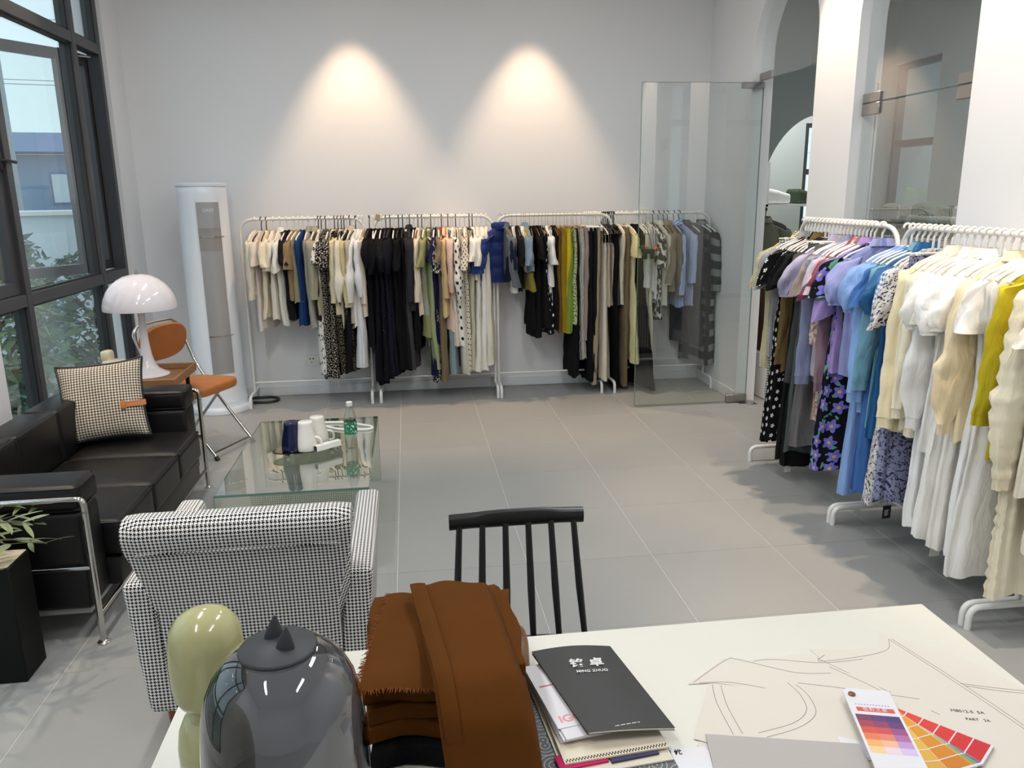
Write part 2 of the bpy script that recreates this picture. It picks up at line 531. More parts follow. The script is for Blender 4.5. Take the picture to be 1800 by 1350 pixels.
downlight(1.05, 6.45, 'downlight washing the back wall above the third rack', SPOT_W*4.4, 63, blend=.6)
for k, y in enumerate((4.75, 3.3, 1.9)):
    downlight(2.33, y, ('downlight by the pillar between the arches', 'downlight beside the second arch', 'downlight at the camera end of the right wall')[k], SPOT_W*5.0, 58, color=(1.0, .78, .58))
for k, y in enumerate((5.1, 3.4, 2.2)):
    downlight(-1.93, y, ('downlight above the mushroom lamp', 'downlight above the sofa', 'downlight above the planter')[k], SPOT_W*2.6, 66, color=(1.0, .82, .64))

# ---------------------------------------------------------------- floor with its tiles
TX, TY, TS = -0.1094, 5.7358, 0.6
fl = struct(MB().box(-2.3, 6.2, -2.7, 10.2, -.12, -.0022).build('floor', M_GROUT, smooth=0))
_tile = {}
def floor_tile(x0, x1, y0, y1):
    key = (round(x1-x0, 3), round(y1-y0, 3))
    if key not in _tile:
        a, b = key; g = .0016; ch = .0012
        m = MB()
        vs = [(g, g, -.0021), (a-g, g, -.0021), (a-g, b-g, -.0021), (g, b-g, -.0021)]
        vs += [(g, g, -ch), (a-g, g, -ch), (a-g, b-g, -ch), (g, b-g, -ch)]
        h = g+ch
        vs += [(h, h, 0), (a-h, h, 0), (a-h, b-h, 0), (h, b-h, 0)]
        fs = [(8, 9, 10, 11)]
        for o in (0, 4):
            fs += [(o+k, o+(k+1) % 4, o+4+(k+1) % 4, o+4+k) for k in range(4)]
        _tile[key] = m.add(vs, fs).mesh('tile', M_TILE, 0)
    o = link('tile', _tile[key], fl)
    o.location = (x0, y0, 0)
def cuts(a, b, o, s):
    k = math.ceil((a-o)/s+1e-6); out = [a]
    while o+k*s < b-1e-4:
        out.append(o+k*s); k += 1
    return out+[b]
xs, ys = cuts(ROOM_L, 2.76, TX, TS), cuts(ROOM_F, ROOM_B, TY, TS)
for i in range(len(xs)-1):
    for j in range(len(ys)-1):
        floor_tile(xs[i], xs[i+1], ys[j], ys[j+1])
xs2, ys2 = cuts(2.76, 5.0, TX, TS), cuts(5.0, 8.0, TY, TS)
for i in range(len(xs2)-1):
    for j in range(len(ys2)-1):
        floor_tile(xs2[i], xs2[i+1], ys2[j], ys2[j+1])

# ---------------------------------------------------------------- walls
struct(MB().box(-2.32, 2.60, ROOM_B, ROOM_B+.2, -.1, 3.6).build('wall_back', M_WALL, smooth=0))
struct(MB().box(-2.32, 2.76, ROOM_F-.2, ROOM_F, -.1, 3.6).build('wall_front', M_WALL, smooth=0))
struct(MB().box(-2.32, 6.2, ROOM_F-.2, 10.2, CEIL, CEIL+.15).build('ceiling', M_CEIL, smooth=0))
struct(MB().rbox(ROOM_L, ROOM_R, ROOM_B-.012, ROOM_B, 0.0005, .085, .003, 1).build('baseboard_back', M_TRIM, smooth=0))
struct(MB().rbox(ROOM_R-.012, ROOM_R, 5.97, ROOM_B-.013, 0.0005, .085, .003, 1).build('baseboard_right', M_TRIM, smooth=0))
# left wall with two tall windows: (y0, y1) openings from sill to head
WIN = [(4.34, 6.47), (0.6, 3.35)]
SILL, HEAD, WX0, WX1 = 0.16, 3.34, -2.32, ROOM_L
wl = MB()
yy = ROOM_F-.2
for (a, b) in sorted(WIN):
    wl.box(WX0, WX1, yy, a, -.1, 3.6); yy = b
wl.box(WX0, WX1, yy, ROOM_B+.2, -.1, 3.6)
for (a, b) in WIN:
    wl.box(WX0, WX1, a, b, -.1, SILL); wl.box(WX0, WX1, a, b, HEAD, 3.6)
struct(wl.build('wall_left', M_WALL, smooth=0))
struct(MB().box(-2.42, WX0-.001, 6.49, 6.75, -1.5, 4.5).build('wall_outside_fin', M_STUCCO, smooth=0))

# right wall with two arched openings
ARCH = [(3.533, 4.53, 2.60), (5.00, 5.95, 2.64)]
RX0, RX1 = ROOM_R, 2.76
def arch_pts(a, b, s, n=28):
    c, r = (a+b)/2, (b-a)/2
    return [(c-r*cos(pi*k/n), s+r*sin(pi*k/n)) for k in range(n+1)]
wr = MB()
def wall_quad(y0, z0, y1, z1, y2, z2, y3, z3):
    for X, fl_ in ((RX0, 0), (RX1, 1)):
        q = [(X, y0, z0), (X, y1, z1), (X, y2, z2), (X, y3, z3)]
        wr.add(q[::-1] if fl_ else q, [(0, 1, 2, 3)])
yy = ROOM_F-.2
for (a, b, s) in ARCH:
    wall_quad(yy, -.1, yy, 3.6, a, 3.6, a, -.1)
    ap = arch_pts(a, b, s)
    for p, q in zip(ap[:-1], ap[1:]):
        wall_quad(p[0], p[1], p[0], 3.6, q[0], 3.6, q[0], q[1])
    rev = [(a, -.1)]+ap+[(b, -.1)]
    for p, q in zip(rev[:-1], rev[1:]):
        wr.add([(RX0, p[0], p[1]), (RX1, p[0], p[1]), (RX1, q[0], q[1]), (RX0, q[0], q[1])], [(0, 1, 2, 3)])
    yy = b
wall_quad(yy, -.1, yy, 3.6, 10.2, 3.6, 10.2, -.1)
o = wr.build('wall_right', M_WALL, smooth=25, fixn=False)
struct(o)

# ---------------------------------------------------------------- adjoining room behind the arches
M_GREYWALL = plain('grey_wall_paint', (196, 202, 200), 0.8)
M_DARKWALL = plain('dark_wall_paint', (168, 174, 170), 0.8)
struct(MB().box(5.0, 5.2, ROOM_F, 7.25, -.1, 3.6).box(5.0, 5.2, 7.25, 8.0, -.1, 1.3).box(5.0, 5.2, 7.25, 8.0, 2.9, 3.6).build('wall_far_right', M_GREYWALL, smooth=0))
struct(MB().box(2.76, 3.1, 1.8, 2.0, -.1, 3.6).box(4.6, 5.0, 1.8, 2.0, -.1, 3.6).box(3.1, 4.6, 1.8, 2.0, -.1, .3).box(3.1, 4.6, 1.8, 2.0, 3.2, 3.6).build('wall_side_near', M_GREYWALL, smooth=0))
struct(MB().box(2.76, 5.12, 10.0, 10.2, -.1, 3.6).box(5.8, 6.2, 10.0, 10.2, -.1, 3.6).box(5.12, 5.8, 10.0, 10.2, -.1, 1.1).box(5.12, 5.8, 10.0, 10.2, 2.5, 3.6).build('wall_side_far', M_GREYWALL, smooth=0))
struct(MB().box(6.0, 6.2, 8.0, 10.0, -.1, 3.6).build('wall_side_end', M_GREYWALL, smooth=0))
# partition with its own arch
pt = MB()
pa, pb, ps = 3.62, 4.92, 1.45
ap = [(x, ps+(z-ps)*1.5) for (x, z) in arch_pts(pa, pb, ps, 32)]
for Y, fl_ in ((8.0, 0), (8.22, 1)):
    for (x0, z0, x1, z1, x2, z2, x3, z3) in [(2.76, -.1, 2.76, 3.6, pa, 3.6, pa, -.1), (pb, -.1, pb, 3.6, 6.0, 3.6, 6.0, -.1)] + \
            [(p[0], p[1], p[0], 3.6, q[0], 3.6, q[0], q[1]) for p, q in zip(ap[:-1], ap[1:])]:
        pt.add([(x0, Y, z0), (x1, Y, z1), (x2, Y, z2), (x3, Y, z3)], [(0, 1, 2, 3)])
rev = [(pa, -.1)]+ap+[(pb, -.1)]
for p, q in zip(rev[:-1], rev[1:]):
    pt.add([(p[0], 8.0, p[1]), (p[0], 8.22, p[1]), (q[0], 8.22, q[1]), (q[0], 8.0, q[1])], [(0, 1, 2, 3)])
struct(pt.build('wall_partition', M_DARKWALL, smooth=25, fixn=False))
t = thing('ceiling_tube_lamp', 'linear ceiling lamp in the room beyond the partition arch', 'lamp', (4.4, 9.1, 3.5), pi/2, 'linear ceiling lamps')  # unseen lamp, added to brighten the space behind the partition
MB().rbox(-.05, .05, -.62, .62, -.05, -.001, .008).build('housing', M_WHITEPL, t)
MB().rbox(-.04, .04, -.6, .6, -.056, -.049, .003).build('diffuser', emit('lamp_diffuser', (255, 250, 242), 6.0), t)
ld = bpy.data.lights.new('tube_light', 'AREA'); ld.shape = 'RECTANGLE'; ld.size = .09; ld.size_y = 1.2; ld.energy = 30
lo = bpy.data.objects.new('tube_light', ld); COL.objects.link(lo); lo.parent = t; lo.location = (0, 0, -.062)

def side_window(name, label, axis, at, u0, u1, z0, z1, mull, rails):
    def bx(m, a, b, c, d, t0=.03, t1=.11):
        return m.box(a, b, at-t1, at-t0, c, d) if axis == 'y' else m.box(at+t0, at+t1, a, b, c, d)
    m = MB()
    for q in ((u0+.001, u0+.05, z0+.001, z1-.001), (u1-.05, u1-.001, z0+.001, z1-.001), (u0+.05, u1-.05, z0+.001, z0+.05), (u0+.05, u1-.05, z1-.05, z1-.001)): bx(m, *q)
    w = struct(m.build(name, M_FRAME, smooth=0), label)
    for u in mull: bx(MB(), u-.03, u+.03, z0+.05, z1-.05).build('mullion', M_FRAME, w, smooth=0)
    for z in rails: bx(MB(), u0+.05, u1-.05, z-.035, z+.035, .028, .112).build('transom_bar', M_FRAME, w, smooth=0)
    bx(MB(), u0+.05, u1-.05, z0+.05, z1-.05, .066, .074).build('pane', M_GLASS, w, smooth=0)
side_window('window_5', 'tall window in the near wall of the next room', 'y', 1.95, 3.1, 4.6, .3, 3.2, (3.85,), (2.5,))
side_window('window_6', 'small window in the next room seen through the second arch', 'x', 5.02, 7.25, 8.0, 1.3, 2.9, (), (2.12,))
side_window('window_7', 'window beyond the partition arch of the next room', 'y', 10.12, 5.12, 5.8, 1.1, 2.5, (), (1.9,))
struct(MB().box(5.3, 60, -60, 80, -1.6, -1.5).box(2.8, 5.3, -60, 1.7, -1.6, -1.5).box(2.8, 5.3, 10.3, 80, -1.6, -1.5).build('ground_beyond', plain('paving_outside', (140, 142, 136), .9), smooth=0))
for k, y in enumerate((3.6, 5.6)):  # unseen lamps, added to lift the adjoining room out of the dark
    t = thing('ceiling_tube_lamp', 'linear ceiling lamp in the next room, %s' % ('nearer one', 'one by its partition')[k], 'lamp', (3.9, y, 3.5), 0, 'linear ceiling lamps')
    MB().rbox(-.05, .05, -.62, .62, -.05, -.001, .008).build('housing', M_WHITEPL, t)
    MB().rbox(-.04, .04, -.6, .6, -.056, -.049, .003).build('diffuser', emit('lamp_diffuser', (255, 250, 242), 6.0), t)
    ld = bpy.data.lights.new('tube_light', 'AREA'); ld.shape = 'RECTANGLE'; ld.size = .09; ld.size_y = 1.2; ld.energy = 7
    lo = bpy.data.objects.new('tube_light', ld); COL.objects.link(lo); lo.parent = t; lo.location = (0, 0, -.062)

# ---------------------------------------------------------------- windows on the left
def window(name, y0, y1, mulls, rails, label):
    w = struct(MB().box(-2.235, -2.15, y0+.0005, y0+.05, SILL+.0005, HEAD-.0005)
               .box(-2.235, -2.15, y1-.05, y1-.0005, SILL+.0005, HEAD-.0005)
               .box(-2.235, -2.15, y0+.05, y1-.05, SILL+.0005, SILL+.05)
               .box(-2.235, -2.15, y0+.05, y1-.05, HEAD-.05, HEAD-.0005).build(name, M_FRAME, smooth=0), label)
    for m in mulls:
        MB().rbox(-2.235, -2.145, m-.033, m+.033, SILL+.05, HEAD-.05, .004, 1).build('mullion', M_FRAME, w)
    cols = [y0+.05]+[k for m in mulls for k in (m-.033, m+.033)]+[y1-.05]
    for i in range(0, len(cols), 2):
        for z in rails:
            MB().rbox(-2.232, -2.147, cols[i], cols[i+1], z-.036, z+.036, .004, 1).build('transom_bar', M_FRAME, w)
    return w, cols
RAILS = (1.12, 2.72)
w1, c1 = window('window_1', 4.34, 6.47, (4.80, 5.97), RAILS, 'tall black-framed window beside the mushroom lamp')
w2, c2 = window('window_2', 0.6, 3.35, (1.2, 2.75), RAILS, 'tall black-framed window at the camera end of the left wall')
def pane(w, y0, y1, z0, z1, x=-2.2):
    MB().box(x-.004, x+.004, y0, y1, z0, z1).build('pane', M_GLASS, w, smooth=0)
    b = .012
    MB().box(-2.195, -2.165, y0, y0+b, z0, z1).box(-2.195, -2.165, y1-b, y1, z0, z1).box(-2.195, -2.165, y0, y1, z0, z0+b).box(-2.195, -2.165, y0, y1, z1-b, z1).build('glazing_bead', M_FRAME_D, w, smooth=0)
ZB = [(SILL+.05, RAILS[0]-.036), (RAILS[0]+.036, RAILS[1]-.036), (RAILS[1]+.036, HEAD-.05)]
for w, c, skip in ((w1, c1, {(0, 1), (2, 1)}), (w2, c2, set())):
    for i in range(0, len(c), 2):
        for j, (z0, z1) in enumerate(ZB):
            if (i//2, j) not in skip:
                pane(w, c[i], c[i+1], z0, z1)
def sash(w, hinge, width, ang, z0, z1, mirror=1, handle=True):
    """casement frame that swings on the hinge point; closed it runs along y"""
    s, b, d = width, .068, .05
    def part(*boxes):
        m = MB()
        for (u0, u1, za, zb, t) in boxes: m.box(-t, t, u0*mirror if mirror > 0 else -u1, u1*mirror if mirror > 0 else -u0, za, zb)
        return m
    M4 = Matrix.Translation((hinge[0], hinge[1], 0)) @ Matrix.Rotation(ang, 4, 'Z')
    f = part((0, b, z0, z1, d/2), (s-b, s, z0, z1, d/2), (b, s-b, z0, z0+b, d/2), (b, s-b, z1-b, z1, d/2)).xform(M4).build('sash', M_FRAME, w, smooth=0)
    part((b-.003, s-b+.003, z0+b-.003, z1-b+.003, .004)).xform(M4).build('sash_pane', M_GLASS, f, smooth=0)
    if handle:
        hm = MB()
        u = (s-.028)*mirror
        zc = z0+.62*(z1-z0)-.22
        hm.rbox(.025, .04, u-.014, u+.014, zc-.05, zc+.05, .004).tube([(.04, u, zc), (.065, u, zc), (.068, u+.02*mirror, zc), (.068, u+.10*mirror, zc-.005)], .009, 8)
        hm.xform(M4).build('window_handle', M_FRAME_D, f)
zs0, zs1 = RAILS[0]+.04, RAILS[1]-.04
# a sash swung wide open, seen through the middle pane, and the left bay's sash closed in its frame
sash(w1, (-2.262, 6.05), .635, radians(-33), zs0, zs1-.02, -1, False)
sash(w1, (-2.195, c1[0]), c1[1]-c1[0], 0, zs0, zs1, 1, True)
# narrow right bay: sash pushed open outwards
sash(w1, (-2.262, 6.46), .36, radians(-10), zs0, zs1, -1, False)
st = MB()
st.tube([(-2.2, 6.0, 2.66), (-2.3, 6.08, 2.66), (-2.34, 6.2, 2.655)], .006, 6).tube([(-2.2, 6.38, 2.66), (-2.32, 6.26, 2.66)], .006, 6)
st.build('friction_stay', M_STEEL, w1)

# ---------------------------------------------------------------- glass in the arches, and the open glass door
XG = 2.668
def patch(parent, x0, x1, y0, y1, z0, z1):
    MB().rbox(x0, x1, y0, y1, z0, z1, .002, 1).build('patch_fitting', M_STEEL, parent)
for k, (a, b, s) in enumerate(ARCH):
    zt = 2.16 if k == 0 else 2.47
    nm = 'window_3' if k == 0 else 'window_4'
    poly = [(a+.002, zt)]+[(y+(.002 if y < (a+b)/2 else -.002), z-.002) for (y, z) in arch_pts(a, b, s, 24)]+[(b-.002, zt)]
    tp = struct(MB().prism(poly, XG-.006, XG+.006, 'x').build(nm, M_DOORGLASS, smooth=0),
                'arched glass transom over the second opening' if k == 0 else 'arched glass transom above the open glass door')
    MB().box(XG-.006, XG+.006, a+.002, b-.002, zt-.0015, zt+.0005).build('glass_edge', M_EDGE, tp, smooth=0)
    for yc in (a+.09, b-.09):
        patch(tp, XG-.016, XG+.016, yc-.085, yc+.085, zt-.002, zt+.05)
a, b, s = ARCH[0]
d2 = struct(MB().box(XG-.006, XG+.006, a+.005, b-.005, .012, 2.152).build('door_2', M_DOORGLASS, smooth=0), 'closed frameless glass door in the second arch')
for yc in (a+.09, b-.09):
    patch(d2, XG-.016, XG+.016, yc-.085, yc+.085, 2.09, 2.153)
d1 = struct(MB().box(1.742, 2.672, 5.909, 5.921, .012, 2.452).build('door_1', M_DOORGLASS, smooth=0), 'open frameless glass door in front of the last wall rack')
e = MB()
for bx in ((1.7405, 1.743, 5.909, 5.921, .012, 2.452), (1.742, 2.672, 5.909, 5.921, 2.4505, 2.453), (1.742, 2.672, 5.909, 5.921, .0115, .0145), (2.670, 2.673, 5.909, 5.921, .012, 2.452)):
    e.box(*bx)
e.build('glass_edge', M_EDGE, d1, smooth=0)
for z0, z1 in ((.008, .07), (2.41, 2.456)):
    MB().rbox(2.505, 2.676, 5.899, 5.931, z0, z1, .002, 1).build('patch_fitting', M_STEEL, d1)
tag(MB().rbox(2.60, 2.74, 5.83, 5.99, .0003, .006, .002, 1).build('floor_hinge_plate', M_STEEL), 'steel floor spring plate under the open glass door', 'hinge plate')
tag(MB().rbox(-.92, -.80, ROOM_B-.011, ROOM_B-.0005, .255, .345, .004, 2).build('wall_socket', M_WHITEPL), 'white double wall socket behind the leftmost rack', 'socket')
sk = bpy.data.objects['wall_socket']
m = MB()
for sx in (-.875, -.847):
    m.box(sx-.005, sx+.005, ROOM_B-.0125, ROOM_B-.0108, .31, .322)
m.box(-.866, -.856, ROOM_B-.0125, ROOM_B-.0108, .28, .286).build('socket_slot', M_BLACKPL, sk, smooth=0)

# ---------------------------------------------------------------- outside the window
M_LEAF = [plain('leaf_%d' % k, c, 0.6, var=0.3, vscale=3) for k, c in enumerate(((104, 132, 92), (88, 116, 94), (148, 160, 104), (176, 146, 80)))]
M_BARK = plain('bark', (86, 74, 62), 0.9, var=0.3)
M_GROUND = plain('outside_ground', (120, 122, 112), 0.9, var=0.25, vscale=0.8)
struct(MB().box(-90, -2.33, -30, 110, -1.6, -1.5).build('ground_outside', M_GROUND, smooth=0))
def tree(x, y, h, r, mk, label, n=420, seed=1):
    rd = random.Random(seed)
    t = thing('tree', label, 'tree', (x, y, -1.5), 0, 'trees outside the window')
    m = MB()
    m.tube([(0, 0, 0), (.03, .02, h*.4), (0, .04, h*.8)], [.05, .04, .015], 7)
    for k in range(9):
        a = rd.uniform(0, 2*pi); z = h*rd.uniform(.25, .7)
        m.tube([(0, 0, z), (cos(a)*r*.4, sin(a)*r*.4, z+.2*h), (cos(a)*r*.8, sin(a)*r*.8, z+.28*h)], [.022, .014, .005], 5)
    m.build('trunk', M_BARK, t)
    lf = MB()
    for k in range(n):
        a, u = rd.uniform(0, 2*pi), rd.random()**.5
        zc = rd.uniform(-1, 1)
        rr = r*sqrt(max(0, 1-zc*zc*.9))*(.35+.65*u)
        c = Vector((cos(a)*rr, sin(a)*rr, h*.62+zc*h*.38))
        s = rd.uniform(.05, .13)
        d1_ = Vector((rd.uniform(-1, 1), rd.uniform(-1, 1), rd.uniform(-.6, .6))).normalized()
        d2_ = d1_.cross(Vector((rd.uniform(-1, 1), rd.uniform(-1, 1), rd.uniform(-1, 1)))).normalized()
        lf.add([c-d1_*s, c+d2_*s*.35, c+d1_*s, c-d2_*s*.35], [(0, 1, 2, 3)])
    o = lf.build('foliage', M_LEAF[mk], t, smooth=0, fixn=False); o['kind'] = 'stuff'
for k, (x, y, h, r, mk, lb) in enumerate((
        (-4.4, 8.6, 2.7, .9, 0, 'leafy green tree outside, seen through the middle window pane'),
        (-3.9, 6.9, 2.0, .8, 1, 'dark green shrub close outside the window by the sofa back'),
        (-5.4, 10.6, 2.9, 1.1, 1, 'dark tree outside, behind the leafy green tree'),
        (-3.6, 5.9, 1.5, .7, 3, 'yellowing shrub outside, low beside the sofa back'),
        (-5.9, 8.0, 3.0, 1.1, 0, 'bushy tree outside at the left edge of the window'),
        (-7.6, 13.0, 2.8, 1.1, 2, 'pale green tree outside in front of the white shed'),
        (-4.6, 5.2, 2.6, .9, 2, 'pale shrub outside behind the pier of the left wall'),
        (-4.6, 12.4, 2.4, .9, 1, 'dark shrub outside by the stucco fin wall'))):
    tree(x, y, h, r, mk, lb, 1500, k+5)
# white shed with pressed panels
t = thing('metal_shed', 'white pressed metal shed outside behind the trees', 'shed', (-9.0, 18.0, -1.5), radians(18))
M_SHED = plain('white_sheet_metal', (214, 222, 226), 0.5)
MB().box(-3.4, 3.4, -.9, .9, 0, 2.85).build('shed_body', M_SHED, t, smooth=0)
MB().box(-3.5, 3.5, -1.0, 1.0, 2.85, 2.93).build('shed_roof', M_WHITEPL, t, smooth=0)
for k in range(5):
    MB().rbox(-3.1+k*1.3, -2.1+k*1.3, -.935, -.9, .5, 2.5, .03, 2).build('pressed_panel', M_SHED, t)
# long blue-roofed factory
t = thing('factory_building', 'long blue-grey factory hall far outside the window', 'building', (-22, 46, -1.5), radians(12))
M_BLUEWALL = plain('blue_cladding', (104, 140, 172), 0.7, var=.08, vscale=.6)
M_BLUEROOF = plain('blue_roof', (66, 108, 156), 0.6)
MB().box(-26, 26, -6, 6, 0, 5.3).build('wall', M_BLUEWALL, t, smooth=0)
MB().prism([(-6.6, 5.3), (6.6, 5.3), (0, 6.6)], -26.5, 26.5, 'x').build('roof', M_BLUEROOF, t, smooth=0)
M_PANEB = plain('far_pane', (206, 222, 230), 0.2)
for k in range(14):
    wd = MB().box(-24.6+k*3.6, -23.0+k*3.6, -6.06, -6.0, 2.9, 4.4).build('window', M_BLUEROOF, t, smooth=0)
    MB().box(-24.5+k*3.6, -23.85+k*3.6, -6.1, -6.06, 3.0, 4.3).box(-23.75+k*3.6, -23.1+k*3.6, -6.1, -6.06, 3.0, 4.3).build('pane', M_PANEB, wd, smooth=0)
# overhead line
t = thing('power_pole', 'slim grey overhead line pole outside the window', 'pole', (-11.5, 26, -1.5))
M_POLE = plain('galvanised', (150, 160, 164), 0.5)
MB().tube([(0, 0, 0), (0, 0, 11)], [.1, .06], 10).build('pole', M_POLE, t)
MB().tube([(-1.2, -.4, 9.6), (1.2, .4, 9.6)], .05, 8).build('cross_arm', M_POLE, t)
MB().lathe([(.03, 0), (.16, .05), (.16, .1), (.03, .16)], 12, (-.9, -.3, 9.62)).build('insulator', M_POLE, t)
for k, (z, dy) in enumerate(((8.9, 0), (7.4, .6), (6.9, -.5), (5.1, .3))):
    pts = [(-40+i*4.0, 20+i*.9+dy*3, z-1.5-.6*(1-((i-9)/9)**2)) for i in range(19)]
    tag(MB().tube(pts, .012, 5).build('overhead_wire', M_POLE), ('topmost', 'second', 'third', 'lowest')[k]+' overhead wire across the sky outside the window', 'wire', 'overhead wires')

# ---------------------------------------------------------------- tower air conditioner in the corner
AC = (-1.55, 6.47, 0)
t = thing('tower_air_conditioner', 'tall white cylindrical air conditioner standing in the back left corner', 'air conditioner', AC)
M_ACWHITE = plain('air_conditioner_white', (232, 236, 242), 0.28, spec=0.5)
M_ACGREY = plain('air_conditioner_grille', (168, 168, 168), 0.35, metal=0.3)
MB().lathe([(.235, .002), (.235, .03), (.225, .045), (.205, .05), (.20, .06), (.20, .09)], 48).build('base', M_ACWHITE, t)
MB().lathe([(.198, .09), (.192, .12), (.185, .2), (.182, 1.70), (.182, 1.752), (.178, 1.757)], 48, cap=False).build('body', M_ACWHITE, t)
MB().lathe([(.0, 1.757), (.188, 1.757), (.19, 1.765), (.19, 1.775), (.182, 1.782), (0, 1.785)], 48).build('top_cap', M_ACWHITE, t)
def curved_panel(r0, a0, a1, z0, z1, thick=.004, n=14):
    m = MB()
    rows = []
    for (r, z) in ((r0, z0), (r0+thick, z0), (r0+thick, z1), (r0, z1)):
        rows.append([(r*cos(a0+(a1-a0)*k/n), r*sin(a0+(a1-a0)*k/n), z) for k in range(n+1)])
    rows.append(rows[0])
    return m.grid(rows)
A0, A1 = radians(-92), radians(-40)
pn = curved_panel(.1825, A0, A1, .32, 1.64).build('front_panel', M_ACGREY, t)
curved_panel(.1866, A0, A1, 1.28, 1.45, .0012).build('display_window', plain('air_conditioner_display', (150, 146, 142), 0.15), pn)
for z in (1.38, .62):
    curved_panel(.1885, A0+.02, A1+.12, z, z+.006, .003).build('trim_strip', M_CHROME, pn)
for a in (A0-.015, A1+.015):
    curved_panel(.183, a-.012, a+.012, .3, 1.66, .006, 4).build('panel_edge', M_ACWHITE, t)
Mt = Matrix.Translation((.1885*cos(radians(-66)), .1885*sin(radians(-66)), 1.58)) @ Matrix.Rotation(radians(24), 4, 'Z') @ Matrix.Rotation(pi/2, 4, 'X')
text_mesh('GREE', .035, plain('logo_silver', (226, 226, 226), 0.3), 'logo', pn, Mt)
tag(MB().tube(rounded_path([(-1.42, 6.62, .012), (-1.3, 6.55, .012), (-1.16, 6.56, .012), (-1.12, 6.66, .012), (-1.2, 6.74, .012), (-1.4, 6.72, .012)], .06, 6), .011, 8).build('power_cable', M_BLACKPL),
    'black power cable coiled on the floor beside the air conditioner', 'cable')

# ---------------------------------------------------------------- black leather tube-frame sofa
SO = (-1.57, 3.78, 0)
t = thing('leather_sofa', 'black leather three-seat sofa with a chrome tube frame', 'sofa', SO)
def cushion_fn(cx, cy, hx, hy, ztop, amt):
    def fn(p):
        k = max(0, 1-((p.x-cx)/hx)**4)*max(0, 1-((p.y-cy)/hy)**4)
        q = p.copy()
        if p.z > ztop-.03: q.z += amt*k
        return q
    return fn
Y0, Y1 = 2.945, 4.600
for (a, b) in ((Y0, Y0+.19), (Y1-.19, Y1)):
    ar = MB().rbox(-1.90, -1.262, a, b, .135, .535, .022, 3).build('armrest', M_LEATHER, t, off=SO)
    MB().rbox(-1.905, -1.256, a-.004, b+.004, .537, .642, .03, 4).build('arm_pad', M_LEATHER, ar, off=SO)
    m = MB()
    for z in (.545, .632):
        m.tube(rounded_path([(-1.9, a-.003, z), (-1.258, a-.003, z), (-1.258, b+.003, z), (-1.9, b+.003, z)], .03, 4, True), .0028, 5, True)
    m.build('piping', M_LEATHER, ar, off=SO)
ya, yb = Y0+.194, Y1-.194
w = (yb-ya)/3
for k in range(3):
    a, b = ya+k*w+.002, ya+(k+1)*w-.002
    s = MB().rbox(-1.735, -1.195, a, b, .262, .415, .026, 4, cushion_fn(-1.465, (a+b)/2, .27, w/2, .415, .014), cuts=5).build('seat_cushion', M_LEATHER, t, off=SO)
    MB().tube(rounded_path([(-1.73, a+.003, .408), (-1.197, a+.003, .408), (-1.197, b-.003, .408), (-1.73, b-.003, .408)], .02, 3, True), .003, 5, True).build('piping', M_LEATHER, s, off=SO)
    bc = MB().rbox(-1.915, -1.738, a, b, .17, .665, .024, 4).build('back_cushion', M_LEATHER, t, off=SO)
    MB().tube(rounded_path([(-1.91, a+.003, .655), (-1.742, a+.003, .655), (-1.742, b-.003, .655), (-1.91, b-.003, .655)], .02, 3, True), .003, 5, True).build('piping', M_LEATHER, bc, off=SO)
MB().rbox(-1.735, -1.215, ya, yb, .135, .258, .015, 2).build('seat_base', M_LEATHER, t, off=SO)
MB().box(-1.90, -1.28, Y0+.02, Y1-.02, .112, .134).build('under_frame', plain('sofa_frame_grey', (150, 150, 146), .5), t, off=SO, smooth=0)
XF, XB, YN, YF = -1.236, -1.932, 2.928, 4.617
RT = .0125
for (x, y) in ((XF, YN), (XF, YF), (XB, YN), (XB, YF)):
    top = .594 if x == XF else .60
    lg = MB().tube([(x, y, .006), (x, y, top-.045)] if x == XF else [(x, y, .006), (x, y, .60)], RT, 12).build('leg', M_CHROME, t, off=SO)
    MB().lathe([(.024, .0005), (.024, .006), (.014, .014)], 16, (x, y, 0)).build('foot', M_CHROME, lg, off=SO)
MB().tube(rounded_path([(XF, YN, .54), (XF, YN, .594), (XB, YN, .594), (XB, YF, .594), (XF, YF, .594), (XF, YF, .54)], .045, 6), RT, 12).build('top_rail', M_CHROME, t, off=SO)
for y in (YN, YF):
    MB().tube(rounded_path([(XF, y, .33), (XF-.01, y-.002 if y == YN else y+.002, .318), (XB, y, .318)], .03, 4), .0085, 10).build('side_rail', M_CHROME, t, off=SO)
MB().tube([(XF, YN, .118), (XF, YF, .118)], .0095, 10).build('front_rail', M_CHROME, t, off=SO)

# ---------------------------------------------------------------- houndstooth cushion on the sofa
def pillow_pts(S, T, n=24, side=1):
    rows, uvs = [], []
    for i in range(n+1):
        row, ur = [], []
        for j in range(n+1):
            u, v = -1+2*i/n, -1+2*j/n
            pin = 1-.09*(1-abs(v)**2.5)*abs(u)**3
            pin2 = 1-.09*(1-abs(u)**2.5)*abs(v)**3
            h = T*((1-abs(u)**2.6)*(1-abs(v)**2.6))**.55
            h += .004*sin(7*u+3*v)*(1-u*u)*(1-v*v)
            row.append((u*S*pin, side*h, v*S*pin2)); ur.append((u*S, v*S))
        rows.append(row); uvs.append(ur)
    return rows, uvs
t = thing('houndstooth_cushion', 'beige and black houndstooth cushion with tan leather tab on the sofa', 'cushion', (-1.628, 4.27, .638))
t.rotation_euler = (radians(-24), radians(-4), radians(9))
S, T = .212, .062
for sd, nm in ((-1, 'front_cover'), (1, 'back_cover')):
    p, u = pillow_pts(S, T, 26, sd)
    MB().grid(p, u).build(nm, M_HOUND_C, t, smooth=80)
p, _ = pillow_pts(S, T, 26, 0)
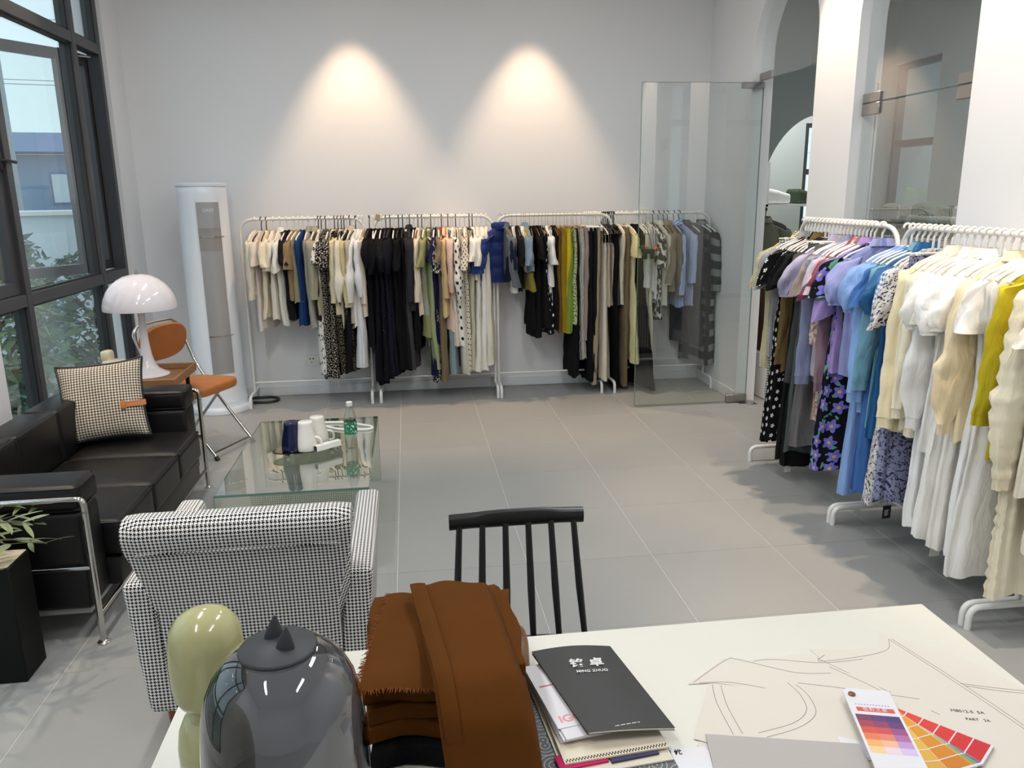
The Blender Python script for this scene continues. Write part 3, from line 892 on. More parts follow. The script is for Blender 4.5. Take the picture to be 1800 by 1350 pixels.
edge = [p[0][j] for j in range(26)]+[p[i][26] for i in range(26)]+[p[26][j] for j in range(26, 0, -1)]+[p[i][0] for i in range(26, 0, -1)]
MB().tube(edge, .0075, 7, True).build('piping', M_BLACKPL, t)
tb = MB()
rows = []
for i in range(11):
    u = .46+.54*i/10
    h = T*((1-min(.995, u*.92)**2.6))**.55+.004
    rows.append([(u*S, -h, -.052+.020*k*(1 if True else 0)+.012*(u-.46)) for k in (-.5, .5, 1.0)])
tb.grid(rows)
tb.rbox(.095, .118, -T*.97-.012, -T*.9, -.070, -.024, .003)
tb.build('leather_tab', M_TAN, t, smooth=60)

# ---------------------------------------------------------------- side table with tray, lamp and ornament
ST = (-1.67, 5.0, 0)
t = thing('tray_side_table', 'brown wooden tray table beside the sofa carrying the mushroom lamp', 'side table', ST)
X0, X1, YA, YB = -1.99, -1.395, 4.74, 5.235
MB().rbox(X0, X1, YA, YB, .585, .6, .003, 1).build('tray_bottom', M_WALNUT, t, off=ST)
for (a, b, c, d) in ((X0, X1, YA, YA+.014), (X0, X1, YB-.014, YB), (X0, X0+.014, YA+.014, YB-.014), (X1-.014, X1, YA+.014, YB-.014)):
    MB().rbox(a, b, c, d, .60, .638, .003, 1).build('tray_rim', M_WALNUT, t, off=ST)
for (x, y) in ((X0+.05, YA+.05), (X1-.05, YA+.05), (X0+.05, YB-.05), (X1-.05, YB-.05)):
    MB().rbox(x-.011, x+.011, y-.011, y+.011, .0005, .585, .002, 1).build('leg', M_BLACKPL, t, off=ST)
LP = (-1.640, 5.06, .6)
t = thing('mushroom_lamp', 'glossy white mushroom table lamp on the tray table', 'lamp', LP)
M_LAMPW = plain('glossy_white_acrylic', (232, 226, 230), 0.12, spec=0.6)
MB().lathe([(.125, .0005), (.128, .006), (.120, .014), (.095, .024), (.066, .045), (.046, .08), (.034, .13), (.026, .20), (.022, .28), (.021, .36), (.024, .43)], 40).build('base', M_LAMPW, t)
sh = [(.212, .418), (.2125, .426), (.210, .452), (.200, .49), (.181, .53), (.154, .565), (.12, .594), (.082, .615), (.04, .626), (.0, .628)]
shi = [(max(0, r-.005), z-.004) for r, z in sh[1:]]
MB().lathe([(.2075, .418)]+sh, 56, cap=False).lathe([(.2075, .418)]+shi, 56, cap=False).build('lamp_shade', M_LAMPW, t, smooth=70)
MB().lathe([(.012, .626), (.013, .636), (.006, .64), (.006, .648), (.009, .652), (0, .656)], 16).build('finial', M_STEEL, t)
MB().tube([(0, 0, .42), (0, 0, .628)], .008, 8).build('stem', M_LAMPW, t)
OR = (-1.825, 5.04, .6)
t = thing('animal_ornament', 'small cream ceramic animal ornament behind the cushion', 'ornament', OR, radians(-15))
t.scale = (1.2, 1.2, 1.35)
M_CREAMC = plain('cream_ceramic', (236, 226, 196), 0.3, var=.05)
MB().rbox(-.055, .055, -.04, .04, .0005, .085, .022, 4).build('body', M_CREAMC, t)
MB().rbox(-.058, -.012, -.032, .032, .075, .125, .014, 3).build('head', M_CREAMC, t)
for s in (-1, 1):
    e = MB().lathe([(.011, 0), (.012, .004), (.006, .008)], 14).xform(Matrix.Translation((.0+.01*s, -.041, .05)) @ Matrix.Rotation(pi/2, 4, 'X')).build('eye', M_BLACKPL, t) if s < 0 else None
MB().rbox(.054, .058, -.012, .012, .03, .06, .002, 1).build('slot', M_BLACKPL, t)

# ---------------------------------------------------------------- tan folding chair
FC = (-1.45, 5.40, 0)
t = thing('folding_chair', 'tan leather folding chair with chrome legs behind the tray table', 'chair', FC, radians(-24))
# local +x is the way the chair faces
def slab(outline, z0, z1, r, M4=None, puff=0.0):
    m = MB(); n = len(outline)
    cx, cy = sum(p[0] for p in outline)/n, sum(p[1] for p in outline)/n
    rings = []
    for (s, z) in ((1-r*6, z0), (1-r*2, z0), (1, z0+(z1-z0)*.3), (1, z0+(z1-z0)*.7), (1-r*2, z1-(z1-z0)*.05), (1-r*6, z1), (.6, z1+puff*.7), (.25, z1+puff), (.02, z1+puff)):
        rings.append([(cx+(p[0]-cx)*s, cy+(p[1]-cy)*s, z) for p in outline])
    m.loft(rings, None, True, True)
    return m.xform(M4) if M4 else m
def rr_outline(hx, hy, p=3.5, n=40, taper=0.0):
    out = []
    for k in range(n):
        a = 2*pi*k/n
        x = hx*math.copysign(abs(cos(a))**(2/p), cos(a)); y = hy*math.copysign(abs(sin(a))**(2/p), sin(a))
        out.append((x, y*(1+taper*x/hx)))
    return out
slab(rr_outline(.18, .205, 5.5, 44, .05), .415, .475, .014, Matrix.Translation((.02, 0, 0)), .008).build('seat', M_TAN, t, smooth=60)
Mb = Matrix.Translation((-.235, 0, .735)) @ Matrix.Rotation(radians(-78), 4, 'Y')
slab(rr_outline(.125, .225, 2.6, 44), -.018, .018, .02, Mb, .01).build('backrest', M_TAN, t, smooth=60)
for s in (-1, 1):
    MB().tube(rounded_path([(.26, s*.20, .012), (-.02, s*.20, .36), (-.175, s*.222, .56), (-.275, s*.222, .82), (-.285, s*.15, .865)], .06, 5), .0105, 10).build('front_leg', M_CHROME, t)
    MB().tube(rounded_path([(-.27, s*.185, .012), (.06, s*.185, .40), (.16, s*.185, .42)], .05, 5), .0105, 10).build('rear_leg', M_CHROME, t)
MB().tube([(-.285, -.155, .865), (-.287, 0, .868), (-.285, .155, .865)], .0105, 10).build('top_rail', M_CHROME, t)
for x in (.26, -.27):
    MB().tube([(x*.9, -.19, .045), (x*.9, .19, .045)], .008, 8).build('stretcher', M_CHROME, t)
    for s in (-1, 1):
        y = s*(.20 if x > 0 else .185)
        MB().tube([(x+.006*(1 if x > 0 else -1), y, .0005), (x-.012*(1 if x > 0 else -1), y, .024)], .0145, 10).build('rubber_foot', M_BLACKPL, t)

# ---------------------------------------------------------------- planter with the olive plant
PL = (-1.60, 2.78, 0)
t = thing('tall_planter', 'tall square black planter at the near end of the sofa', 'planter', PL)
M_PLANTER = plain('matt_black_planter', (9, 9, 9), 0.6, spec=.25)
MB().rbox(-1.78, -1.412, 2.695, 2.85, .0005, .442, .004, 1).build('body', M_PLANTER, t, off=PL)
MB().rbox(-1.775, -1.417, 2.70, 2.845, .4425, .447, .002, 1).build('top_liner', plain('planter_liner', (196, 184, 158), 0.7), t, off=PL)
OP = (-1.70, 2.775, .447)
t = thing('olive_plant', 'olive plant with narrow silvery leaves in the tall planter', 'plant', OP)
rd = random.Random(4)
M_OLIVE = plain('olive_leaf', (116, 128, 92), 0.5, var=.35, vscale=30)
M_STEM = plain('olive_stem', (96, 84, 66), 0.8)
leafm = MB()
n = 7
vs, fs = [], []
for i in range(n):
    s = i/(n-1)
    wv = .0085*sin(pi*min(.999, s*.96+.02))**.8
    z = -.012*s*s
    vs += [(s*.075, -wv, z+.002), (s*.075, 0, z), (s*.075, wv, z+.002)]
for i in range(n-1):
    for k in (0, 1):
        fs.append((i*3+k, i*3+k+1, (i+1)*3+k+1, (i+1)*3+k))
leaf_me = leafm.add(vs, fs).mesh('leaf', M_OLIVE, 80, fixn=False)
br = MB()
leaves = []
for b in range(18):
    a = rd.uniform(-pi, pi) if b > 6 else rd.uniform(-.9, .7)
    L = rd.uniform(.24, .44); up = rd.uniform(.25, 1.0)
    pts = [Vector((0, 0, 0))]
    d = Vector((cos(a)*.35, sin(a)*.35, up)).normalized()
    for k in range(7):
        d = (d+Vector((cos(a)*.18, sin(a)*.18, -.10))).normalized()
        pts.append(pts[-1]+d*L/7)
    br.tube(pts, [.004-.0004*i for i in range(8)], 6)
    for k in range(2, 8):
        for s in (-1, 1):
            if rd.random() < .85: leaves.append((pts[k], a+s*rd.uniform(.5, 1.1), rd.uniform(-.5, .4), rd.uniform(1.0, 1.6)))
br.build('branches', M_STEM, t)
for (p, a, el, sc) in leaves:
    o = link('leaf', leaf_me, t)
    o.location = p; o.rotation_euler = (rd.uniform(-.5, .5), -el, a); o.scale = (sc, sc, sc)

# ---------------------------------------------------------------- glass coffee table and what stands on it
CT = (-.5575, 3.9875, 0)
t = thing('glass_coffee_table', 'low clear glass coffee table in front of the sofa', 'coffee table', CT)
x0, x1, y0, y1 = -.895, -.22, 3.40, 4.575
MB().box(x0, x1, y0, y1, .388, .400).build('table_top', M_TABLEGLASS, t, off=CT, smooth=0)
for y in (y0, y1-.012):
    MB().box(x0, x1, y, y+.012, .0005, .3878).build('end_panel', M_TABLEGLASS, t, off=CT, smooth=0)
m = MB()
for bx in ((x0, x1, y0-.0012, y0, .389, .399), (x0, x1, y1, y1+.0012, .389, .399), (x0-.0012, x0, y0, y1, .389, .399), (x1, x1+.0012, y0, y1, .389, .399)): m.box(*bx)
for x in (x0, x1):
    for y in (y0, y1-.012): m.box(x-.0012 if x == x0 else x, x if x == x0 else x+.0012, y+.001, y+.011, .001, .387)
m.build('polished_edge', M_EDGE, t, off=CT, smooth=0)
TZ = .4004
TR = (-.55, 3.95, TZ)
t = thing('oval_tray', 'black glass leaf-shaped tray on chrome ball feet on the coffee table', 'tray', TR, radians(20))
out = []
for k in range(40):
    a = 2*pi*k/40
    out.append((.178*math.copysign(abs(cos(a))**1.15, cos(a)), .088*math.copysign(abs(sin(a))**.95, sin(a))))
MB().prism(out, .026, .032).build('tray_plate', M_TRAYGLASS, t, smooth=30)
for (x, y) in ((-.11, -.035), (-.11, .035), (.11, -.035), (.11, .035)):
    MB().lathe([(0, 0), (.008, .002), (.013, .013), (.008, .024), (.004, .0262)], 14, (x, y, 0)).build('ball_foot', M_CHROME, t)
def carafe_mug(loc, label, rgb, hdl, h=.148, r0=.054, r1=.036):
    t = thing('upturned_mug', label, 'mug', loc, hdl)
    m_ = plain('glazed_mug', rgb, 0.18, spec=.55)
    MB().lathe([(r0-.004, .0005), (r0, .004), (r0, .03), (r0-.004, .06), (r1+.004, h*.72), (r1+.001, h*.9), (r1, h-.004), (r1-.004, h), (.006, h), (.005, h-.004)], 36).build('body', m_, t, smooth=50)
    MB().tube(rounded_path([(r0-.008, 0, .068), (r0+.022, 0, .06), (r0+.026, 0, .018), (r0-.004, 0, .014)], .018, 5), .0065, 9).build('handle', m_, t)
ZT = TZ+.0325
carafe_mug((-.618, 3.905, ZT), 'navy blue upturned mug on the black tray', (16, 24, 58), radians(130))
carafe_mug((-.548, 3.90, ZT), 'front white upturned mug on the black tray', (232, 228, 220), radians(-15))
carafe_mug((-.50, 3.985, ZT), 'rear white upturned mug on the black tray', (226, 222, 212), radians(10))
t = thing('small_white_box', 'long white box with a dark end on the black tray', 'box', (-.447, 3.90, ZT), radians(38))
MB().rbox(-.07, .075, -.016, .016, .0005, .03, .002, 1).build('box_body', M_WHITEPL, t)
MB().rbox(-.0715, -.0695, -.0145, .0145, .003, .0275, .0005, 1).build('dark_end', M_BLACKPL, t)
tag(MB().tube(rounded_path([(-.545, 4.47, TZ+.007), (-.40, 4.455, TZ+.007), (-.245, 4.345, TZ+.007), (-.235, 4.305, TZ+.007), (-.275, 4.285, TZ+.007), (-.42, 4.315, TZ+.007), (-.52, 4.40, TZ+.007)], .035, 6, True), .0068, 8, True).build('white_hanger_loop', M_WHITEPL),  # clothes hanger, modelled as a simple triangular loop
    'white looped strap lying on the far end of the coffee table', 'strap')
BT = (-.333, 3.985, TZ)
t = thing('water_bottle', 'clear plastic water bottle with a green label on the coffee table', 'bottle', BT)
M_PET = sheet_glass('clear_plastic', (.86, .88, .88), 3.0)
MB().lathe([(.022, .0005), (.03, .004), (.033, .016), (.0315, .022), (.033, .03), (.0315, .05), (.033, .07), (.0315, .09), (.033, .1), (.033, .155), (.030, .175), (.020, .205), (.014, .222), (.0135, .232)], 28, cap=True).build('bottle_body', M_PET, t)
MB().lathe([(.0305, .004), (.0315, .016), (.0305, .05), (.0315, .15), (.0312, .158)], 28).build('water', sheet_glass('bottled_water', (.92, .96, .97), .6, ior=1.2), t)
g = G('green_bottle_label')
U, V, vec = g.uv('Object')
k = g.m('GREATER_THAN', g.noise(vec, 90, 2.0), .60)
lab = MB().lathe([(.0336, .080), (.0337, .082), (.0337, .146), (.0336, .148)], 28, cap=False).build('label', g.bsdf(g.mix(k, lin((30, 120, 84)), lin((214, 232, 222))), .4), t)
MB().lathe([(.0145, .226), (.016, .228), (.016, .247), (.013, .2495), (0, .25)], 20).build('cap', M_WHITEPL, t)

# ---------------------------------------------------------------- houndstooth armchair seen from behind
AR = (-.515, 2.58, 0)
t = thing('houndstooth_armchair', 'black and white houndstooth armchair with its back to the camera', 'armchair', AR)
for (x, y) in ((-.28, -.26), (.28, -.26), (-.28, .30), (.28, .30)):
    MB().lathe([(.014, .0005), (.017, .01), (.027, .14)], 14, (x, y, 0)).build('leg', M_LEGWOOD, t)
MB().rbox(-.26, .26, -.30, .36, .135, .30, .02, 2).build('seat_base', M_HOUND, t, uv='box')
MB().rbox(-.245, .245, -.15, .385, .302, .425, .04, 4).build('seat_cushion', M_HOUND, t, uv='box', smooth=60)
for s in (-1, 1):
    def fn(p, s=s):
        q = p.copy()
        k = max(0, (p.z-.13)/.45)
        q.z += .012*max(0, (p.y+.33)/.72)*k       # arm rises a little to the front
        q.x += s*(.018*k-.02*(1-k))
        q.y -= .015*(1-k)*0
        return q
    a, b = (-.352, -.262) if s < 0 else (.262, .352)
    MB().rbox(a, b, -.335, .33, .13, .57, .028, 4, fn, cuts=3).build('armrest', M_HOUND, t, uv='box', smooth=60)
# reclined back: outline in y-z swept across x, rolled over at the top
prof = [(-.335, .13), (-.345, .30), (-.362, .48), (-.392, .62), (-.425, .72), (-.436, .755), (-.428, .785), (-.40, .803), (-.355, .802), (-.318, .785), (-.295, .74), (-.262, .62), (-.22, .48), (-.18, .40), (-.18, .13)]
rings, nx = [], 15
for i in range(nx):
    u = -1+2*i/(nx-1)
    e = 1-.10*max(0, abs(u)-.86)/.14
    ring = []
    cy, cz = -.31, .5
    for (y, z) in prof:
        hw = .262 if z < .50 else .262+.055*min(1, (z-.50)/.2)
        ring.append((u*hw, cy+(y-cy)*(e if abs(u) > .86 else 1), cz+(z-cz)*(1-(1-e)*.22)+.012*u*0))
    rings.append(ring)
MB().loft(rings, None, True, True).build('backrest', M_HOUND, t, uv='box', smooth=50)
MB().tube([(-.285, -.421, .70), (-.15, -.428, .705), (0, -.43, .706), (.15, -.428, .705), (.285, -.421, .70)], .0035, 6).build('back_seam', M_HOUND, t, uv='box')

# ---------------------------------------------------------------- black spindle-back chair at the desk
CH = (.268, 1.80, 0)
t = thing('spindle_chair', 'black wooden spindle-back chair tucked under the far side of the desk', 'chair', CH)
slab(rr_outline(.215, .20, 3.4, 44), .425, .455, .012, Matrix.Rotation(0, 4, 'Z')).build('seat', M_BLACKWOOD, t, smooth=50)
for (x, y, dx, dy) in ((-.15, -.14, -.05, -.06), (.15, -.14, .05, -.06), (-.15, .14, -.05, .07), (.15, .14, .05, .07)):
    MB().tube([(x+dx, y+dy, .0005), (x+dx*.5, y+dy*.5, .2), (x, y, .428)], [.011, .017, .014], 12).build('leg', M_BLACKWOOD, t)
for y in (-.165, .175):
    MB().tube([(-.17, y, .22), (.17, y, .22)], .009, 8).build('stretcher', M_BLACKWOOD, t)
for k in range(6):
    u = -1+2*k/5
    MB().tube([(u*.185, .165, .445), (u*.172, .19, .60), (u*.160, .222, .79)], [.0085, .0105, .0085], 10).build('spindle', M_BLACKWOOD, t)
rail = MB()
rings = []
for i in range(25):
    u = -1+2*i/24
    hh = .0225+.003*max(0, 1-(abs(u)/.62)**4)
    th = .0165-.005*max(0, 1-(abs(u)/.62)**6)
    y = .228+.004*(1-u*u)
    ring = []
    for k in range(16):
        a = 2*pi*k/16
        ring.append((u*.188, y+th*cos(a), .798+.003*(1-u*u)+hh*math.copysign(abs(sin(a))**.8, sin(a))))
    rings.append(ring)
rail.loft(rings, None, True, True).build('top_rail', M_BLACKWOOD, t, smooth=50)

# ---------------------------------------------------------------- clothes racks
def clothes_rack(loc, rotz, label, deep=.2, width=1.0):
    t = thing('clothes_rack', label, 'clothes rack', loc, rotz, 'white tube clothes racks')
    h = width/2-.0125
    MB().tube(rounded_path([(-h, 0, .095), (-h, 0, 1.5), (h, 0, 1.5), (h, 0, .095)], .12, 8), .0115, 12).build('frame', M_WHITEMETAL, t)
    for s in (-1, 1):
        MB().tube(rounded_path([(s*h, -deep, .0005), (s*h, -deep, .092), (s*h, deep, .092), (s*h, deep, .0005)], .07, 6), .0125, 12).build('foot', M_WHITEMETAL, t)
    MB().tube([(-h, 0, .17), (h, 0, .17)], .008, 10).build('lower_bar', M_WHITEMETAL, t)
    return t
WY = 6.605
clothes_rack((-.83, WY, 0), 0, 'white clothes rack beside the air conditioner, leftmost on the back wall')
clothes_rack((.2165, WY, 0), 0, 'white clothes rack of black and pale dresses, second on the back wall')
clothes_rack((1.2205, WY-.01, 0), 0, 'white clothes rack with a blue puffer jacket, third on the back wall')
clothes_rack((2.0885, WY+.012, 0), 0, 'white clothes rack behind the open glass door')
RXC = 2.335
clothes_rack((RXC, 4.05, 0), pi/2, 'white clothes rack of dark and purple clothes by the right wall', .23)
clothes_rack((RXC, 3.04, 0), pi/2, 'white clothes rack of blue and white clothes by the right wall', .23)
clothes_rack((RXC, 2.03, 0), pi/2, 'white clothes rack at the right edge, nearest the camera', .23)
tag(MB().rbox(-.018, .018, -.002, .002, -.025, .025, .001, 1).xform(Matrix.Translation((-.232, WY-.02, 1.50)) @ Matrix.Rotation(radians(18), 4, 'Y')).build('cardboard_tag', plain('cardboard', (176, 156, 118), .8)),
    'small brown cardboard tag on the corner of the second wall rack', 'tag')

# hangers: one mesh set per kind
HR = .0172
def hook_path(r=HR, drop=-.088):
    return [(0, 0, drop), (0, 0, -.05), (.001, 0, -.036), (.008, 0, -.026)]+[(r*cos(a), 0, r*sin(a)) for a in [radians(-52+i*22) for i in range(12)]]
HANG = {}
for key, mat, rb, flat in (('white', M_WHITEPL, .0055, 1), ('black', M_BLACKPL, .0055, 1), ('gold', M_GOLDWIRE, .0022, 1), ('wood', M_WOODHANGER, .009, 1)):
    hk = MB().tube(hook_path(), {'white': .0058, 'black': .0040, 'gold': .0018, 'wood': .003}[key], 7).mesh('hook', M_STEEL if key == 'wood' else mat, 60)
    bar = MB().tube([(-.192, 0, -.158), (-.16, 0, -.136), (-.10, 0, -.112), (-.04, 0, -.094), (0, 0, -.087), (.04, 0, -.094), (.10, 0, -.112), (.16, 0, -.136), (.192, 0, -.158)], rb, 7)
    low = MB().tube([(-.186, 0, -.160), (0, 0, -.165), (.186, 0, -.160)], rb*.6, 6)
    clipbar = MB().tube([(0, 0, -.086), (0, 0, -.10)], rb*.8, 6).tube([(-.17, 0, -.10), (.17, 0, -.10)], rb*.8, 7)
    clip = MB().rbox(-.012, .012, -.009, .009, -.135, -.094, .003, 1)
    HANG[key] = (hk, bar.mesh('shoulder_bar', mat, 60), low.mesh('lower_bar', mat, 60), clipbar.mesh('clip_bar', mat, 60), clip.mesh('clip', mat, 40))
def hanger(key, clip, loc, rotz, label, group):
    t = thing('clothes_hanger', label, 'hanger', loc, rotz, group)
    hk, bar, low, cb, cl = HANG[key]
    link('hook', hk, t)
    if clip:
        link('clip_bar', cb, t)
        for s in (-1, 1):
            c = link('clip', cl, t); c.location = (s*.125, 0, 0)
    else:
        link('shoulder_bar', bar, t)
        link('lower_bar', low, t)
    return t

# ---------------------------------------------------------------- garments
from mathutils import noise as mnoise
def crumple(rings, amp, seed, fx=13.0, fz=4.5):
    # hanging creases: noise stretched along the fall of the cloth
    o = Vector((seed*1.7 % 50, seed*2.3 % 50, seed*.9 % 50))
    out = []
    for r in rings:
        row = []
        for p in r:
            q = Vector((p[0]*fx, p[1]*fx*.6, p[2]*fz))+o
            n1 = mnoise.noise_vector(q); n2 = mnoise.noise_vector(q*2.3)
            row.append((p[0]+amp*(n1.x*.6+n2.x*.4), p[1]+amp*(n1.y+n2.y*.6), p[2]+amp*.35*n1.z))
        out.append(row)
    return out
def interp(prof, z):
    for (a, b) in zip(prof[:-1], prof[1:]):
        if b[0] <= z <= a[0]:
            t = (a[0]-z)/(a[0]-b[0]) if a[0] > b[0] else 0
            t = t*t*(3-2*t)*.5+t*.5
            return a[1]+(b[1]-a[1])*t, a[2]+(b[2]-a[2])*t
    return prof[-1][1:]
def hang_shell(prof, rd, amp, kf, nz, ns, sway=(0, 0), relief=None, pw=.72):
    z0, z1 = prof[0][0], prof[-1][0]
    zs = [z0+(z1-z0)*(i/nz)**1.15 for i in range(nz+1)]
    ph = [rd.uniform(0, 2*pi) for _ in range(4)]
    hemj = rd.uniform(.004, .012)
    rings, uvs = [], []
    mw = max(p[1] for p in prof)
    for z in zs:
        hw, ht = interp(prof, z)
        d = (z0-z)/max(.2, (z0-z1))
        k = amp*max(0, d-.08)**.8
        ring, ur = [], []
        for i in range(ns):
            th = 2*pi*i/ns
            c, s = cos(th), sin(th)
            x = hw*math.copysign(abs(c)**pw, c)
            y = ht*math.copysign(abs(s)**.85, s)
            f = k*(.62*sin(kf*th+ph[0]+1.1*d)+.38*sin((2*kf+1)*th+ph[1]-1.7*d)+.3*sin((kf-2)*th+ph[2]+2*d))
            y += f*(.25+.75*abs(s)**.4)
            x += f*.55*abs(c)
            if relief:
                q = relief(i/ns*4*mw, z)
                y += q*s; x += q*c
            x += sway[0]*d; y += sway[1]*d*d
            zz = z+(hemj*sin(3*th+ph[3])*d*d if d > .5 else 0)
            ring.append((x, y, zz)); ur.append((i/ns*4*mw, z))
        rings.append(ring); uvs.append(ur)
    return rings, uvs
def sleeve_shell(side, sh, L, style, rd, ns=16, nz=9, tk=.028, relief=None):
    rings, uvs = [], []
    ph = rd.uniform(0, 6)
    out = {'s': .055, 'p': .06, 'l': .05, 'lp': .06}[style]+rd.uniform(-.01, .015)+(.07 if tk > .045 else 0)
    bend = rd.uniform(-.03, .03)
    tilt = rd.uniform(-.6, 1.6)
    for i in range(nz+1):
        t = i/nz
        x = side*(sh-.035+out*(t**.7)*(1 if style in 's' else 1.0))
        z = -.150-.012*(1-t)-L*t
        if style == 's': rx, ry = .062+.018*t, tk*(.8+.25*t)
        elif style == 'p':
            b = sin(pi*min(1, t*.92+.05)); rx, ry = .05+.045*b, tk*(.75+.8*b)
        elif style == 'l': rx, ry = .060-.018*t, tk*(.85-.1*t)
        else:
            b = sin(pi*t)**2 if t > .5 else .3*sin(pi*t); rx, ry = .055+.03*b-.02*max(0, t-.85)/.15, tk*(.8+.5*b)-.008*max(0, t-.85)/.15
        y = bend*t*t
        ring, ur = [], []
        for k in range(ns):
            th = 2*pi*k/ns
            gath = .07*sin(9*th+2*sin(5*t+ph))*(t if style != 'l' else .4*t) if style in ('p', 'lp', 'l') else .03*sin(6*th+ph)*t
            wob = 1+.10*sin(3*th+ph+4*t)+.06*sin(5*th-ph+7*t)+gath
            q = relief(k/ns*.3, z) if relief else 0
            ring.append((x+(rx*wob+q)*cos(th), y+(ry*wob+q)*sin(th), z+rx*.35*cos(th)*side*(1-t)*-1-(.30*rx*cos(th)*side*tilt*t if style == 's' else 0)))
            ur.append((k/ns*.3, z))
        rings.append(ring); uvs.append(ur)
    return rings, uvs
SLEN = {'s': .20, 'p': .22, 'l': .50, 'lp': .54}
SATIN = ('satin', 'camisole', 'slip')
def bubble(u, z): return .017*abs(sin(u*75))*abs(sin(z*75))
LIM = .19
def squash(rings):
    # the side towards the wall is pressed flat against it
    return [[(p[0] if p[0] < LIM else LIM+(p[0]-LIM)*.25, p[1], p[2]) for p in r] for r in rings]
